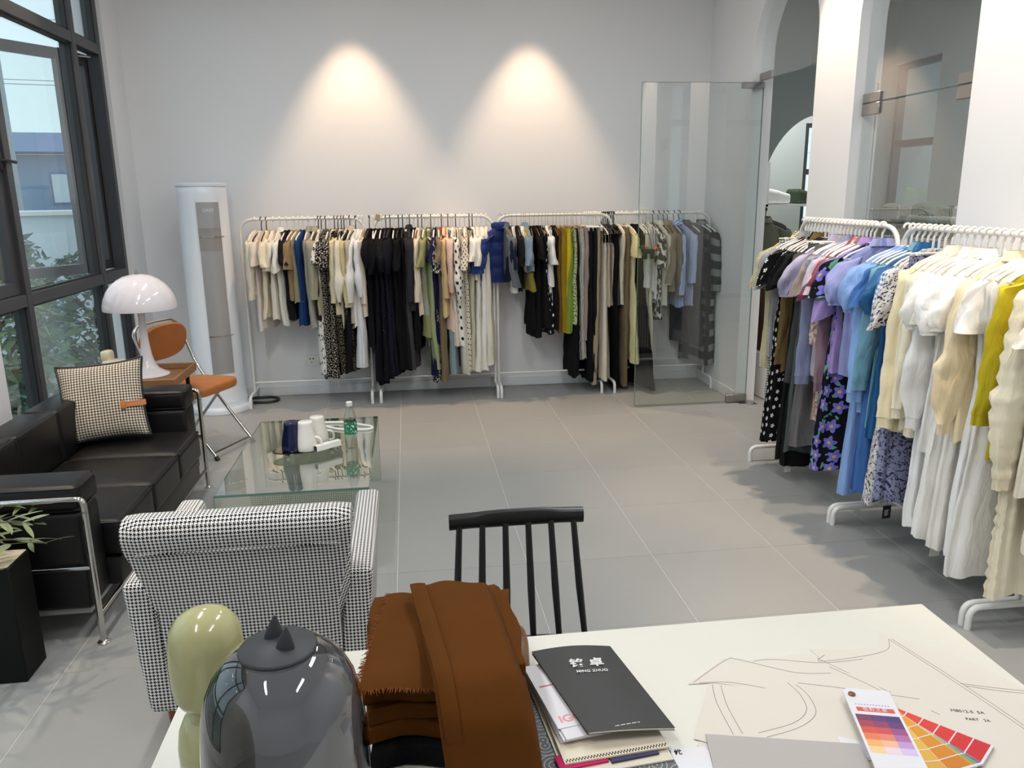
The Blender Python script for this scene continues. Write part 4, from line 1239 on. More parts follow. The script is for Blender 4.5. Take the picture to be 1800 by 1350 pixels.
def garment(kind, sleeve, pattern, rgb, desc, length, seed, loc, rotz, label, cat, group, near=False, tk=None, flare=0.0, slen=None, tag_rgb=None, wide=1.0):
    rd = random.Random(seed)
    satin = any(k in desc for k in ('satin', 'slip', 'silky')) or kind in ('camisole', 'slip_dress')
    mat = cloth(rgb, pattern if pattern != 'bubble' else 'plain', 0.42 if satin else 0.85)
    t = thing(kind, label, cat, loc, rotz, group)
    tk = tk or (.030 if near else .031)
    ns, nz = (56, 26) if near else (40, 20)
    rel = bubble if pattern == 'bubble' else None
    if rel: ns, nz = 84, 60
    hem = -length
    sway = (rd.uniform(-.02, .02), rd.uniform(-.035, .02))
    sh = .20*wide
    kf = rd.choice((5, 6, 7))
    if kind in ('skirt',):
        prof = [(-.112, .16, .014), (-.15, .165, .018), (-.35, .185, tk*.9), (hem, .20+flare, tk*1.25)]
        r, u = hang_shell(prof, rd, .013, kf+2, nz, ns, sway)
        r = crumple(r, .010, seed)
        MB().loft(r, u).build('skirt_panel', mat, t, smooth=70, fixn=False)
        r2 = [[(p[0]*1.02, p[1]*1.12, z) for p in r[0]] for z in (-.108, -.14)]
        MB().loft(r2).build('waistband', mat, t, smooth=60, fixn=False)
    elif kind == 'trousers':
        for s in (-1, 1):
            prof = [(-.14, .082, .020), (-.30, .092, tk*.85), (-.6, .085, tk*.8), (hem, .088+flare, tk*.95)]
            r, u = hang_shell(prof, rd, .009, 4, nz, ns//2+4, (s*.0, sway[1]))
            r = [[(p[0]+s*.083, p[1], p[2]) for p in q] for q in r]
            r = crumple(r, .009, seed+s)
            MB().loft(r, u).build('trouser_leg', mat, t, smooth=70, fixn=False)
        prof = [(-.108, .165, .017), (-.16, .168, .021)]
        r, u = hang_shell(prof, rd, 0, 4, 2, ns)
        MB().loft(r, u).build('waistband', mat, t, smooth=60, fixn=False)
    elif kind == 'scarf':
        for s in (-1, 1):
            prof = [(-.125, .055, .006), (-.3, .05, .010), (hem*(1 if s < 0 else .9), .06, .014)]
            r, u = hang_shell(prof, rd, .008, 3, nz, 24, (0, 0))
            r = [[(p[0]-.10, p[1]+s*.014, p[2]) for p in q] for q in r]
            MB().loft(r, u).build('scarf_end', mat, t, smooth=70, fixn=False)
    elif kind in ('camisole', 'slip_dress'):
        prof = [(-.235, .13, .016), (-.27, .15, .02), (-.42, .145, tk*.85), (hem, .16+flare+(.06 if kind == 'slip_dress' else 0), tk*1.1)]
        r, u = hang_shell(prof, rd, .012, kf, nz, ns, sway)
        MB().loft(r, u).build('body', mat, t, smooth=70, fixn=False)
        for s in (-1, 1):
            for y in (-.014, .014):
                MB().tube([(s*.075, 0, -.098), (s*.09, y, -.16), (s*.10, y, -.25)], .003, 5).build('strap', mat, t)
    else:
        coat = kind in ('coat', 'jacket', 'puffer_jacket', 'cardigan')
        if coat: sh += .012; tk *= 1.3
        L = length
        wz = -min(.44, L*.62)
        waist = {'dress': .84, 'tunic': .93, 'shirt': .96}.get(kind, .95 if coat else .92)
        hemw = sh*(.98 if L < .9 else 1.05)+flare
        prof = [(-.086, .048, .016), (-.104, .085, .019), (-.135, .150, .022), (-.162, sh-.012, .024), (-.19, sh, .025), (-.27, sh-.01, tk*.85)]
        if wz < -.30: prof.append((wz, sh*waist, tk*.9))
        prof.append((hem, hemw, tk*(1.35 if L > .9 else 1.05)))
        relief = rel
        if kind == 'puffer_jacket':
            relief = lambda u_, z_: .014*abs(sin(z_*pi/.105))**.5
            nz = 44; tk *= 1.25; slen = .30
        r, u = hang_shell(prof, rd, .006 if coat else (.016 if L > .9 else .010), kf, nz, ns, sway, relief)
        r = squash(r if relief else crumple(r, .010 if near else .012, seed))
        MB().loft(r, u).build('body', mat, t, smooth=70, fixn=False)
        if sleeve != 'n':
            Ls = slen or min(SLEN[sleeve]*(rd.uniform(.93, 1.07) if near else rd.uniform(.82, 1.35 if sleeve in 'sp' else 1.1)), L-.08)
            for s in (-1, 1):
                rr, uu = sleeve_shell(s, sh, Ls, sleeve, rd, 28 if near else 16, 26 if (relief and kind == 'puffer_jacket') or rel else (18 if near else 10), tk*(1.5 if kind == 'puffer_jacket' else 1), relief)
                rr = squash(rr if relief else crumple(rr, .014 if near else .012, seed+s*7, 16, 9))
                so_ = MB().loft(rr, uu, True, False).build('sleeve', mat, t, smooth=70, fixn=False)
                if sleeve in ('l', 'lp', 'p') and near:
                    c = rr[-1]; cx = sum(p[0] for p in c)/len(c); cy = sum(p[1] for p in c)/len(c); cz = sum(p[2] for p in c)/len(c)
                    hcuff = .045 if sleeve != 'p' else .015
                    cr = [[(cx+(p[0]-cx)*f, cy+(p[1]-cy)*f, cz-dz) for p in c] for f, dz in ((.98, 0), (.92, .006), (.92, hcuff), (.86, hcuff))]
                    MB().loft(cr, [[(q[0], w[2]) for q, w in zip(uu[-1], row)] for row in cr]).build('cuff', mat, so_, smooth=60, fixn=False)
        if kind in ('shirt', 'coat', 'jacket') or (near and kind in ('blouse',)):
            cr = [[(p[0]*f, p[1]*g_, z) for p in r[0]] for f, g_, z in ((1.0, 1.0, -.088), (1.05, 1.3, -.068), (1.0, 1.15, -.060), (1.3, 1.9, -.084), (1.45, 2.2, -.098))]
            MB().loft(cr).build('collar', mat, t, smooth=60, fixn=False)
        if kind in ('shirt', 'coat') and near:
            for k in range(5):
                z = -.2-k*(L-.3)/5
                hw, ht = interp(prof, z)
                MB().lathe([(0, 0), (.006, .001), (.006, .003), (0, .004)], 8).xform(Matrix.Translation((.0, -ht-.012, z)) @ Matrix.Rotation(pi/2, 4, 'X')).build('button', M_WHITEPL, t)
        if kind == 'puffer_jacket':
            cr = [[(p[0]*f, p[1]*g_-.0, z) for p in r[0]] for f, g_, z in ((1.3, 2.0, -.11), (1.45, 2.4, -.085), (1.4, 2.2, -.062), (1.0, 1.5, -.052))]
            MB().loft(cr, None, False, True).build('hood', mat, t, smooth=60, fixn=False)
    if tag_rgb:
        m_ = plain('hang_tag_card', tag_rgb, .6)
        tg = MB().box(-.022, .022, -.0008, .0008, hem-.085, hem-.02).tube([(0, 0, hem-.022), (0, 0, hem+.03)], .0008, 4)
        tg.xform(Matrix.Translation((-.14, -.02, 0)))
        ob = tg.build('hang_tag', m_, t, smooth=0)
        if tag_rgb[0] < 80:
            for k in range(4):
                MB().box(-.012, .010-.005*(k % 2), -.0012, -.0008, hem-.045-k*.008, hem-.042-k*.008).xform(Matrix.Translation((-.14, -.02, 0))).build('print_line', M_WHITEPL, ob, smooth=0)
    return t
ORD = lambda n: {1: 'first', 2: 'second', 3: 'third', 4: 'fourth', 5: 'fifth', 6: 'sixth', 7: 'seventh', 8: 'eighth', 9: 'ninth', 10: 'tenth'}.get(n, '%dth' % n if n not in (21, 22, 23, 31, 32, 33) else '%d%s' % (n, {1: 'st', 2: 'nd', 3: 'rd'}[n % 10]))
SLW = {'n': '', 's': 'short-sleeved ', 'p': 'puff-sleeved ', 'l': 'long-sleeved ', 'lp': 'balloon-sleeved '}
CATS = {'tunic': 'top', 'blouse': 'blouse', 'camisole': 'camisole', 'slip_dress': 'dress', 'puffer_jacket': 'jacket', 'trousers': 'trousers'}
# along-wall position, drop below the rail, kind, sleeve, pattern, colour, look
WALL1=[
 (-1.197,0.57,'blouse','l','plain',(225,215,195),'cream ribbed'),
 (-1.15,0.86,'tunic','s','plain',(218,208,198),'pale beige'),
 (-1.111,0.77,'blouse','s','plain',(228,216,190),'butter cream'),
 (-1.057,0.78,'blouse','s','plain',(226,218,202),'ivory'),
 (-1.006,0.83,'shirt','s','plain',(228,226,216),'off-white'),
 (-0.953,0.79,'dress','s','plain',(30,30,36),'black'),
 (-0.897,0.63,'blouse','s','plain',(146,122,88),'khaki tan'),
 (-0.861,0.65,'blouse','n','plain',(150,146,120),'sage beige'),
 (-0.829,0.84,'dress','n','plain',(36,66,118),'denim blue'),
 (-0.783,0.86,'coat','n','plain',(160,154,142),'warm grey'),
 (-0.731,0.76,'jacket','l','plain',(166,160,138),'taupe'),
 (-0.705,0.79,'blouse','n','plain',(40,38,38),'black'),
 (-0.683,1.24,'dress','s','blotch',(228,226,220),'white black-spotted'),
 (-0.648,1.27,'dress','s','ditsy',(28,26,28),'black white-flowered'),
 (-0.619,1.28,'dress','s','ditsy',(32,30,28),'black daisy-print'),
 (-0.578,0.76,'blouse','l','plain',(222,210,176),'cream'),
 (-0.551,1.23,'skirt','n','ditsy2',(34,32,28),'black sprig-print'),
 (-0.524,0.88,'blouse','lp','plain',(228,222,202),'ivory'),
 (-0.503,1.22,'skirt','n','ditsy2',(38,36,30),'charcoal sprig-print'),
 (-0.484,0.87,'blouse','l','plain',(216,196,150),'straw yellow'),
 (-0.457,1.23,'dress','n','plain',(26,24,28),'black ruffled'),
 (-0.441,0.83,'shirt','l','plain',(196,186,166),'greige'),
 (-0.411,0.86,'blouse','lp','plain',(236,234,230),'white'),
 (-0.384,1.19,'dress','lp','plain',(230,230,232),'white pleated'),
 (-0.357,0.78,'blouse','l','plain',(222,206,186),'pale peach'),
]
WALL2=[
 (-0.301,1.02,'dress','p','plain',(22,21,24),'black'),
 (-0.268,1.35,'dress','p','plain',(20,20,24),'black'),
 (-0.237,1.31,'dress','n','plain',(24,24,32),'black'),
 (-0.203,1.31,'dress','p','fleck',(24,24,28),'black white-flecked'),
 (-0.17,1.27,'dress','n','plain',(26,27,40),'midnight navy'),
 (-0.136,1.27,'dress','p','plain',(24,24,32),'black'),
 (-0.102,1.23,'dress','n','plain',(20,20,22),'black'),
 (-0.067,1.23,'dress','s','plain',(22,22,24),'black'),
 (-0.034,1.22,'dress','n','fleck',(26,26,28),'black trimmed'),
 (-0.0,1.22,'skirt','n','plain',(60,58,60),'charcoal'),
 (0.022,0.75,'jacket','l','plain',(48,48,52),'charcoal'),
 (0.057,1.06,'dress','n','plain',(20,20,22),'black'),
 (0.09,0.78,'blouse','l','plain',(226,208,188),'blush beige'),
 (0.121,0.79,'tunic','n','plain',(150,160,148),'sage grey'),
 (0.146,0.96,'tunic','s','plain',(142,146,98),'olive green'),
 (0.169,1.23,'skirt','n','plain',(148,158,118),'pale green pleated'),
 (0.194,1.35,'dress','s','ditsy3',(40,42,40),'black white-floral'),
 (0.224,1.29,'dress','s','plain',(34,36,72),'navy'),
 (0.256,1.34,'dress','s','plain',(122,106,80),'dark khaki'),
 (0.281,0.4,'blouse','n','plain',(160,30,40),'red'),
 (0.297,0.8,'blouse','l','plain',(214,186,140),'gold beige'),
 (0.334,0.92,'tunic','l','plain',(228,196,180),'pale pink'),
 (0.357,1.29,'skirt','n','plain',(138,158,162),'dusty teal'),
 (0.374,1.04,'tunic','n','plain',(222,214,198),'ivory'),
 (0.397,1.04,'blouse','lp','dots',(232,230,222),'white black-spotted'),
 (0.432,1.29,'skirt','n','plain',(208,204,192),'pale stone'),
 (0.47,1.26,'dress','s','dots2',(228,216,200),'cream polka-dot'),
 (0.508,1.26,'skirt','n','plain',(190,186,160),'pale sage'),
 (0.534,0.51,'blouse','s','plain',(232,230,224),'white'),
 (0.568,1.26,'dress','s','plain',(228,224,214),'ivory pleated'),
 (0.607,1.26,'dress','n','plain',(230,228,222),'white cotton'),
 (0.648,1.21,'dress','n','plain',(220,214,200),'ivory'),
]
WALL3=[
 (.765,0.55,'puffer_jacket','l','plain',(38,56,112),'navy quilted'),
 (0.807,0.5,'jacket','l','plain',(98,104,108),'slate grey'),
 (0.839,0.52,'blouse','s','plain',(30,36,56),'dark navy'),
 (0.862,0.62,'blouse','n','plain',(226,226,224),'white'),
 (0.903,0.61,'blouse','s','plain',(28,28,32),'black'),
 (0.938,0.45,'blouse','n','plain',(228,226,222),'white'),
 (0.959,0.61,'blouse','n','plain',(150,140,60),'olive yellow'),
 (0.974,0.45,'jacket','s','plain',(120,142,160),'faded denim'),
 (1.01,0.93,'dress','n','plain',(22,22,24),'black'),
 (1.049,1.0,'dress','s','plain',(22,22,24),'black'),
 (1.084,0.92,'dress','n','plain',(24,24,26),'black'),
 (1.114,0.97,'dress','n','bigdots',(26,26,28),'black white-dotted'),
 (1.143,0.57,'blouse','s','plain',(234,234,234),'white'),
 (1.163,0.9,'trousers','n','bigdots2',(236,234,228),'white black-dotted'),
 (1.205,0.93,'dress','n','plain',(24,22,24),'black'),
 (1.234,0.96,'trousers','n','plain',(112,86,36),'olive brown'),
 (1.266,0.96,'trousers','n','plain',(150,120,20),'dark mustard'),
 (1.303,0.97,'trousers','n','plain',(206,182,28),'mustard yellow'),
 (1.328,0.96,'skirt','n','plain',(122,150,56),'leaf green'),
 (1.362,0.89,'skirt','n','speckle',(200,208,160),'green speckled'),
 (1.377,1.35,'skirt','n','plain',(24,24,26),'black'),
 (1.406,1.2,'trousers','n','zebra',(226,224,214),'zebra-striped'),
 (1.446,1.04,'trousers','n','plain',(152,136,130),'mauve grey'),
 (1.49,1.4,'trousers','n','plain',(24,24,26),'black wide'),
 (1.525,1.38,'trousers','n','plain',(28,26,28),'black'),
 (1.564,1.43,'trousers','n','plain',(160,144,120),'tan'),
 (1.608,1.38,'slip_dress','n','plain',(208,198,182),'champagne satin'),
]
WALL4=[
 (1.641,0.76,'camisole','n','plain',(188,170,152),'rose beige satin'),
 (1.678,0.76,'camisole','n','plain',(170,160,150),'oyster satin'),
 (1.707,1.5,'trousers','n','plain',(20,20,22),'black wide'),
 (1.731,0.75,'camisole','n','plain',(46,46,52),'charcoal satin'),
 (1.763,0.75,'blouse','n','plain',(210,204,178),'ivory'),
 (1.798,1.52,'trousers','n','plain',(114,98,72),'brown'),
 (1.841,1.25,'dress','s','tweed',(214,206,160),'pale yellow tweed'),
]
WALL4+=[
 (1.913,1.46,'dress','n','plain',(24,24,26),'black flared'),
 (1.933,0.83,'blouse','l','plain',(196,200,192),'pale grey'),
 (1.946,1.09,'slip_dress','n','plain',(206,206,176),'pale lime'),
 (1.97,0.64,'scarf','n','plain',(206,222,226),'pale blue'),
 (2.0,1.19,'trousers','n','plain',(216,212,192),'cream'),
 (2.029,0.72,'scarf','n','plain',(236,236,236),'white'),
 (2.071,0.89,'dress','s','camo',(60,60,58),'black and white print'),
 (2.118,0.77,'shirt','l','plain',(206,206,196),'off-white'),
 (2.164,0.64,'jacket','l','plain',(140,130,114),'taupe'),
 (2.199,0.64,'jacket','l','plain',(126,116,100),'mushroom'),
 (2.254,0.78,'shirt','l','stripeb',(96,130,196),'blue pinstriped'),
 (2.3,0.78,'shirt','l','stripeb',(84,118,186),'blue striped'),
 (2.365,1.12,'coat','l','plain',(58,58,60),'dark grey'),
 (2.447,1.04,'dress','n','plaid',(50,52,54),'grey checked'),
 (2.491,1.29,'coat','l','stripeg',(44,44,46),'black grey-striped'),
]
def fill_wall(items, rackname, y, hk, seed0, lean):
    for n, (x, L, kind, sl, pat, rgb, desc) in enumerate(items, 1):
        noun = kind.replace('_', ' ')
        label = '%s %s%s, %s from the left on the %s' % (desc, SLW[sl] if kind not in ('puffer_jacket',) else '', noun, ORD(n), rackname)
        rd = random.Random(seed0+n)
        rz = pi/2+radians(lean+rd.uniform(-5, 5)+(-52 if kind == 'puffer_jacket' else 0)+(14 if x > 2.28 else 0))
        loc = (x, y, 1.5)
        near_x = x
        L = min(L, 1.46)
        garment(kind, sl, pat, rgb, desc, L, seed0*31+n, loc, rz, label, CATS.get(kind, kind), 'clothes on the '+rackname,
                tk=.044 if 'mustard' in desc else None, flare=.13 if 'flared' in desc else .03 if ( 'pleated' in desc or 'ruffled' in desc) else 0.0, tag_rgb=(228, 226, 220) if n in (15,) and seed0 < 300 else None)
        key = hk(n, x)
        hanger(key, kind in ('skirt', 'trousers'), loc, rz, '%s hanger of the %s garment from the left, %s' % ({'white': 'white', 'black': 'black', 'gold': 'gold wire'}[key]+(' clip' if kind in ('skirt', 'trousers') else ''), ORD(n), rackname), '%s hangers on the %s' % (key, rackname))
fill_wall(WALL1, 'leftmost wall rack', WY, lambda n, x: 'black' if n in (2, 3, 12, 13, 14, 16, 17, 18, 19, 21, 23) else 'white', 100, -9)
fill_wall(WALL2, 'second wall rack', WY, lambda n, x: 'black' if n in (1, 5, 6, 8, 9, 11, 13, 14, 17, 20, 22, 25, 28, 29) else 'white', 200, -4)
fill_wall(WALL3, 'third wall rack', WY-.01, lambda n, x: 'gold' if x < 1.46 else 'white', 300, 3)
fill_wall(WALL4, 'rack behind the door', WY+.012, lambda n, x: 'black' if n in (1, 2, 3, 4, 14, 15, 16, 17, 18, 19) else 'white', 400, 8)

for n in range(7):
    hanger('white', True, (1.475+n*.017, WY-.01, 1.5), pi/2+radians(-6+2*n), 'empty white clip hanger bunched on the third wall rack', 'empty white hangers on the third wall rack')
    hanger('black', False, (1.625+n*.016, WY+.012, 1.5), pi/2+radians(-9+3*n), 'empty black hanger bunched where the third and last wall racks meet', 'empty black hangers on the back wall')

# ---------------------------------------------------------------- the two racks along the right wall
# position along the rail, hem height above the floor, kind, sleeve, pattern, colour, look, options
RIGHT_A = [
 (4.500, .62, 'blouse', 's', 'basket', (214, 204, 170), 'cream woven', {'wide': 1.22, 'slen': .24}),
 (4.470, .20, 'skirt', 'n', 'gingham', (26, 26, 28), 'black gingham', {}),
 (4.440, .70, 'blouse', 's', 'plain', (156, 156, 162), 'heather grey', {'wide': 1.18}),
 (4.405, .22, 'dress', 'n', 'plain', (22, 22, 24), 'black velvet', {}),
 (4.365, .20, 'dress', 's', 'daisy', (18, 18, 20), 'black daisy-print', {'wide': 1.14}),
 (4.325, .62, 'blouse', 's', 'plain', (24, 24, 26), 'black', {}),
 (4.285, .64, 'blouse', 'l', 'plain', (108, 88, 54), 'olive brown', {'slen': .62, 'wide': .86}),
 (4.245, .12, 'dress', 's', 'plain', (24, 24, 25), 'black', {'tag_rgb': (230, 230, 226)}),
 (4.205, .09, 'dress', 'n', 'plain', (28, 27, 27), 'black long', {}),
 (4.165, .60, 'cardigan', 's', 'plain', (64, 64, 66), 'charcoal', {}),
 (4.125, .20, 'skirt', 'n', 'plain', (76, 82, 82), 'slate grey', {'flare': .03}),
 (4.085, .68, 'blouse', 'p', 'plain', (160, 158, 186), 'lavender grey', {'wide': 1.08}),
 (4.050, .26, 'skirt', 'n', 'plain', (108, 106, 106), 'mid grey', {'flare': .02}),
 (4.015, .74, 'blouse', 's', 'plain', (150, 138, 132), 'taupe', {}),
 (3.980, .66, 'blouse', 'l', 'plain', (124, 132, 164), 'silky blue-grey', {'slen': .66, 'wide': 1.04}),
 (3.940, .70, 'cardigan', 's', 'plain', (186, 176, 190), 'pale lilac', {}),
 (3.905, .80, 'blouse', 's', 'plain', (138, 74, 96), 'dusky rose', {}),
 (3.870, .46, 'blouse', 'l', 'lace', (214, 198, 186), 'cream lace', {'slen': .42, 'tag_rgb': (232, 232, 230)}),
 (3.835, .66, 'shirt', 'l', 'plain', (132, 106, 118), 'mauve', {'slen': .66}),
 (3.800, .76, 'blouse', 's', 'plain', (162, 138, 194), 'lilac', {'slen': .30}),
 (3.765, .22, 'dress', 's', 'pansy', (24, 24, 34), 'black pansy-print', {'wide': 1.14}),
 (3.700, .74, 'blouse', 'p', 'plain', (150, 158, 208), 'periwinkle', {'wide': .92}),
]
RIGHT_B = [
 (3.505, .20, 'dress', 'p', 'plain', (134, 166, 218), 'light blue', {'wide': 1.10, 'flare': .02}),
 (3.465, .62, 'cardigan', 'l', 'plain', (134, 172, 226), 'sky blue', {'slen': .62}),
 (3.425, .24, 'dress', 's', 'plain', (66, 110, 174), 'cornflower blue', {}),
 (3.385, .56, 'blouse', 'l', 'plain', (112, 160, 182), 'pale teal', {'slen': .56}),
 (3.345, .52, 'blouse', 'p', 'plain', (24, 92, 146), 'silky teal', {}),
 (3.305, .30, 'dress', 's', 'ginghamb', (60, 110, 170), 'blue gingham', {}),
 (3.265, .24, 'dress', 's', 'navyfloral', (218, 214, 210), 'white navy-flowered', {'flare': .05, 'wide': 1.06, 'slen': .26, 'tag_rgb': (24, 24, 24)}),
 (3.225, .26, 'skirt', 'n', 'navyfloral', (150, 154, 186), 'navy sprig-print', {'flare': .03}),
 (3.180, .62, 'cardigan', 'l', 'plain', (240, 226, 190), 'butter yellow', {'slen': .66, 'wide': 1.05}),
 (3.140, .64, 'blouse', 'l', 'plain', (240, 232, 214), 'ivory', {'slen': .62}),
 (3.100, .62, 'cardigan', 'l', 'plain', (242, 232, 206), 'cream', {'slen': .6}),
 (3.055, .66, 'blouse', 'p', 'plain', (240, 238, 234), 'white', {'wide': 1.08}),
 (3.010, .24, 'dress', 'lp', 'plain', (238, 238, 238), 'white shirred', {'slen': .62, 'wide': 1.05}),
 (2.970, .70, 'blouse', 's', 'plain', (238, 230, 212), 'cream', {}),
 (2.925, .60, 'blouse', 'p', 'plain', (240, 238, 236), 'white ruffled', {'wide': 1.1}),
 (2.885, .22, 'dress', 'p', 'plain', (242, 240, 236), 'white cotton', {'flare': .03, 'wide': 1.04, 'tag_rgb': (232, 230, 220)}),
 (2.840, .20, 'dress', 'n', 'plain', (240, 236, 228), 'off-white', {'flare': .02}),
 (2.795, .70, 'blouse', 'lp', 'plain', (240, 222, 186), 'sheer cream', {'slen': .58, 'wide': 1.08}),
 (2.745, .22, 'dress', 's', 'plain', (240, 240, 240), 'white pleated', {'flare': .03}),
 (2.700, .24, 'dress', 'n', 'plain', (236, 232, 222), 'ivory', {}),
 (2.660, .16, 'dress', 'n', 'plain', (238, 236, 232), 'white long', {'flare': .03}),
 (2.600, .66, 'blouse', 'l', 'plain', (192, 176, 36), 'mustard', {'slen': .50, 'wide': .98}),
]
RIGHT_C = [
 (2.510, .17, 'dress', 'lp', 'bubble', (238, 228, 202), 'ivory bubble-textured', {'slen': .70, 'wide': 1.02}),
 (2.430, .60, 'blouse', 's', 'plain', (238, 232, 216), 'cream', {}),
 (2.370, .40, 'dress', 's', 'plain', (236, 230, 214), 'ivory', {}),
]
def fill_right(items, rackname, seed0):
    for n, (y, hz, kind, sl, pat, rgb, desc, op) in enumerate(items, 1):
        noun = kind.replace('_', ' ')
        label = '%s %s%s, %s from the far end of the %s' % (desc, SLW[sl], noun, ORD(n), rackname)
        rd = random.Random(seed0+n)
        rz = radians(rd.uniform(-2, 9))
        loc = (RXC, y, 1.5)
        garment(kind, sl, pat, rgb, desc, 1.5-hz, seed0*17+n, loc, rz, label, CATS.get(kind, kind), 'clothes on the '+rackname, near=True, **op)
        key = 'wood' if (n == 1 and seed0 == 500) else 'white'
        hanger(key, kind == 'skirt', loc, rz, '%s hanger of the %s garment from the far end, %s' % ({'white': 'white', 'wood': 'pale wooden'}[key]+(' clip' if kind == 'skirt' else ''), ORD(n), rackname), '%s hangers on the %s' % (key, rackname))
fill_right(RIGHT_A, 'far right rack', 500)
fill_right(RIGHT_B, 'blue and white right rack', 600)
fill_right(RIGHT_C, 'cut-off right rack', 700)

# dark green horse charm hung in front of the white scarf
HC = (1.955, 6.33, 1.20)
t = thing('horse_charm', 'dark green felt horse charm with orange mane hanging before a white scarf', 'charm', HC, radians(6))
M_GREEN = plain('dark_green_felt', (18, 52, 34), 0.8)
M_ORANGE = plain('orange_felt', (226, 100, 60), 0.8)
MB().rbox(-.05, .05, -.014, .014, -.018, .022, .012, 3).build('body', M_GREEN, t)
for x in (-.042, -.022, .024, .042):
    MB().rbox(x-.009, x+.009, -.011, .011, -.062, -.012, .005, 2).build('leg', M_GREEN, t)
MB().tube([(-.04, 0, .012), (-.062, 0, .04), (-.085, 0, .036)], [.017, .015, .009], 10).build('head', M_GREEN, t)
MB().tube([(-.05, 0, .05), (-.05, 0, .058), (-.046, 0, .07)], [.008, .006, .002], 8).build('ear', M_GREEN, t)
MB().tube([(-.046, 0, .045), (-.02, 0, .036), (0, 0, .026)], [.007, .008, .004], 8).build('mane', M_ORANGE, t)
MB().tube([(.046, 0, .012), (.066, 0, .03), (.078, 0, .014)], [.008, .012, .006], 8).build('tail', M_ORANGE, t)
MB().tube([(-.035, 0, .028), (-.012, .06, .17), (.0, .10, .24)], .0022, 5).tube([(.03, 0, .022), (.012, .06, .17), (.0, .10, .24)], .0022, 5).build('cord', M_BLACKPL, t)

# ---------------------------------------------------------------- things in the adjoining room
clothes_rack((3.22, 6.95, 0), radians(64), 'white clothes rack just beyond the doorway in the next room')
for n, (d, rgb, desc) in enumerate(((-.36, (118, 120, 104), 'grey green'), (-.24, (92, 96, 80), 'olive'), (-.12, (150, 152, 136), 'pale olive'), (.0, (84, 88, 72), 'moss'), (.12, (96, 94, 80), 'drab'), (.24, (120, 116, 98), 'khaki')), 1):
    lc = (3.22+cos(radians(64))*d, 6.95+sin(radians(64))*d, 1.5)
    garment('coat', 'l', 'plain', rgb, desc, .95, 900+n, lc, radians(154), '%s long-sleeved coat, %s along the rack beyond the doorway' % (desc, ORD(n)), 'coat', 'coats beyond the doorway')
    hanger('black', False, lc, radians(154), 'black hanger of the %s coat on the rack beyond the doorway' % ORD(n), 'black hangers beyond the doorway')
t = thing('storage_cabinet', 'low grey storage cabinet in the next room behind the second arch', 'cabinet', (4.70, 6.2, 0))
M_CAB = plain('grey_laminate', (176, 180, 178), .5)
MB().rbox(-.28, .28, -1.3, 1.3, .0005, 1.36, .006, 1).build('body', M_CAB, t)
for k in range(4):
    d = MB().rbox(-.30, -.281, -1.28+k*.645, -.66+k*.645, .08, 1.33, .004, 1).build('door', M_CAB, t)
    MB().rbox(-.315, -.30, -.72+k*.645, -.70+k*.645, .7, .86, .003, 1).build('handle', M_STEEL, d)
for n, (dx, dy, s, rgb, nm) in enumerate(((0, -.9, .26, (84, 104, 150), 'blue'), (-.05, -.5, .3, (190, 204, 190), 'pale green'), (.03, -.1, .28, (226, 226, 220), 'white'), (-.03, .35, .3, (150, 170, 160), 'sage'), (.0, .85, .28, (206, 206, 200), 'pale grey'))):
    rd = random.Random(n)
    o = MB().rbox(-.2, .2, -s/2, s/2, .0005, .16, .06, 4, lambda p: Vector((p.x, p.y, max(.0005, p.z*(1+.25*sin(9*p.x+n)*cos(8*p.y))))), cuts=4).build('folded_bundle', cloth(rgb), smooth=70)
    o.location = (4.70+dx, 6.2+dy, 1.36)
    tag(o, '%s folded clothes bundle on the cabinet behind the second arch' % nm, 'clothes bundle', 'bundles on the far cabinet')
t = thing('shelf_unit', 'white shelf unit of folded clothes seen through the partition arch', 'shelf unit', (4.3, 9.45, 0))
for z in (.4, .95, 1.48):
    MB().box(-1.3, 1.3, -.22, .22, z, z+.03).build('shelf', M_WHITEMETAL, t, smooth=0)
for x in (-1.28, 0, 1.28):
    MB().box(x-.015, x+.015, -.22, .22, .0005, 2.0).build('upright', M_WHITEMETAL, t, smooth=0)
for n in range(12):
    rgb, nm = [((206, 214, 60), 'lime'), ((226, 226, 222), 'white'), ((70, 84, 66), 'dark green'), ((150, 160, 70), 'olive green')][n % 4]
    sx = -1.1+.42*(n % 6)
    z = .981 if n < 6 else 1.511
    o = MB().rbox(-.17, .17, -.17, .17, .0005, .15, .045, 3, lambda p: Vector((p.x, p.y, max(.0005, p.z*(1+.2*sin(12*p.x+n))))), cuts=3).build('folded_garment', cloth(rgb), smooth=70)
    o.location = (4.3+sx+(.0 if abs(sx) > .2 else .0), 9.45, z)
    tag(o, '%s folded garment, %s from the left on the %s far shelf' % (nm, ORD(n % 6+1), 'upper' if n >= 6 else 'lower'), 'folded garment', 'folded garments on the far shelf')
t = thing('cardboard_carton', 'brown cardboard carton on the floor beyond the doorway', 'carton', (3.08, 6.12, 0), radians(4))
MB().rbox(-.22, .22, -.2, .2, .38, .92, .004, 1).build('carton_body', plain('brown_card', (92, 66, 42), .8), t)
MB().rbox(-.24, .24, -.22, .22, .0005, .378, .01, 1).build('white_plinth', M_WHITEMETAL, t)

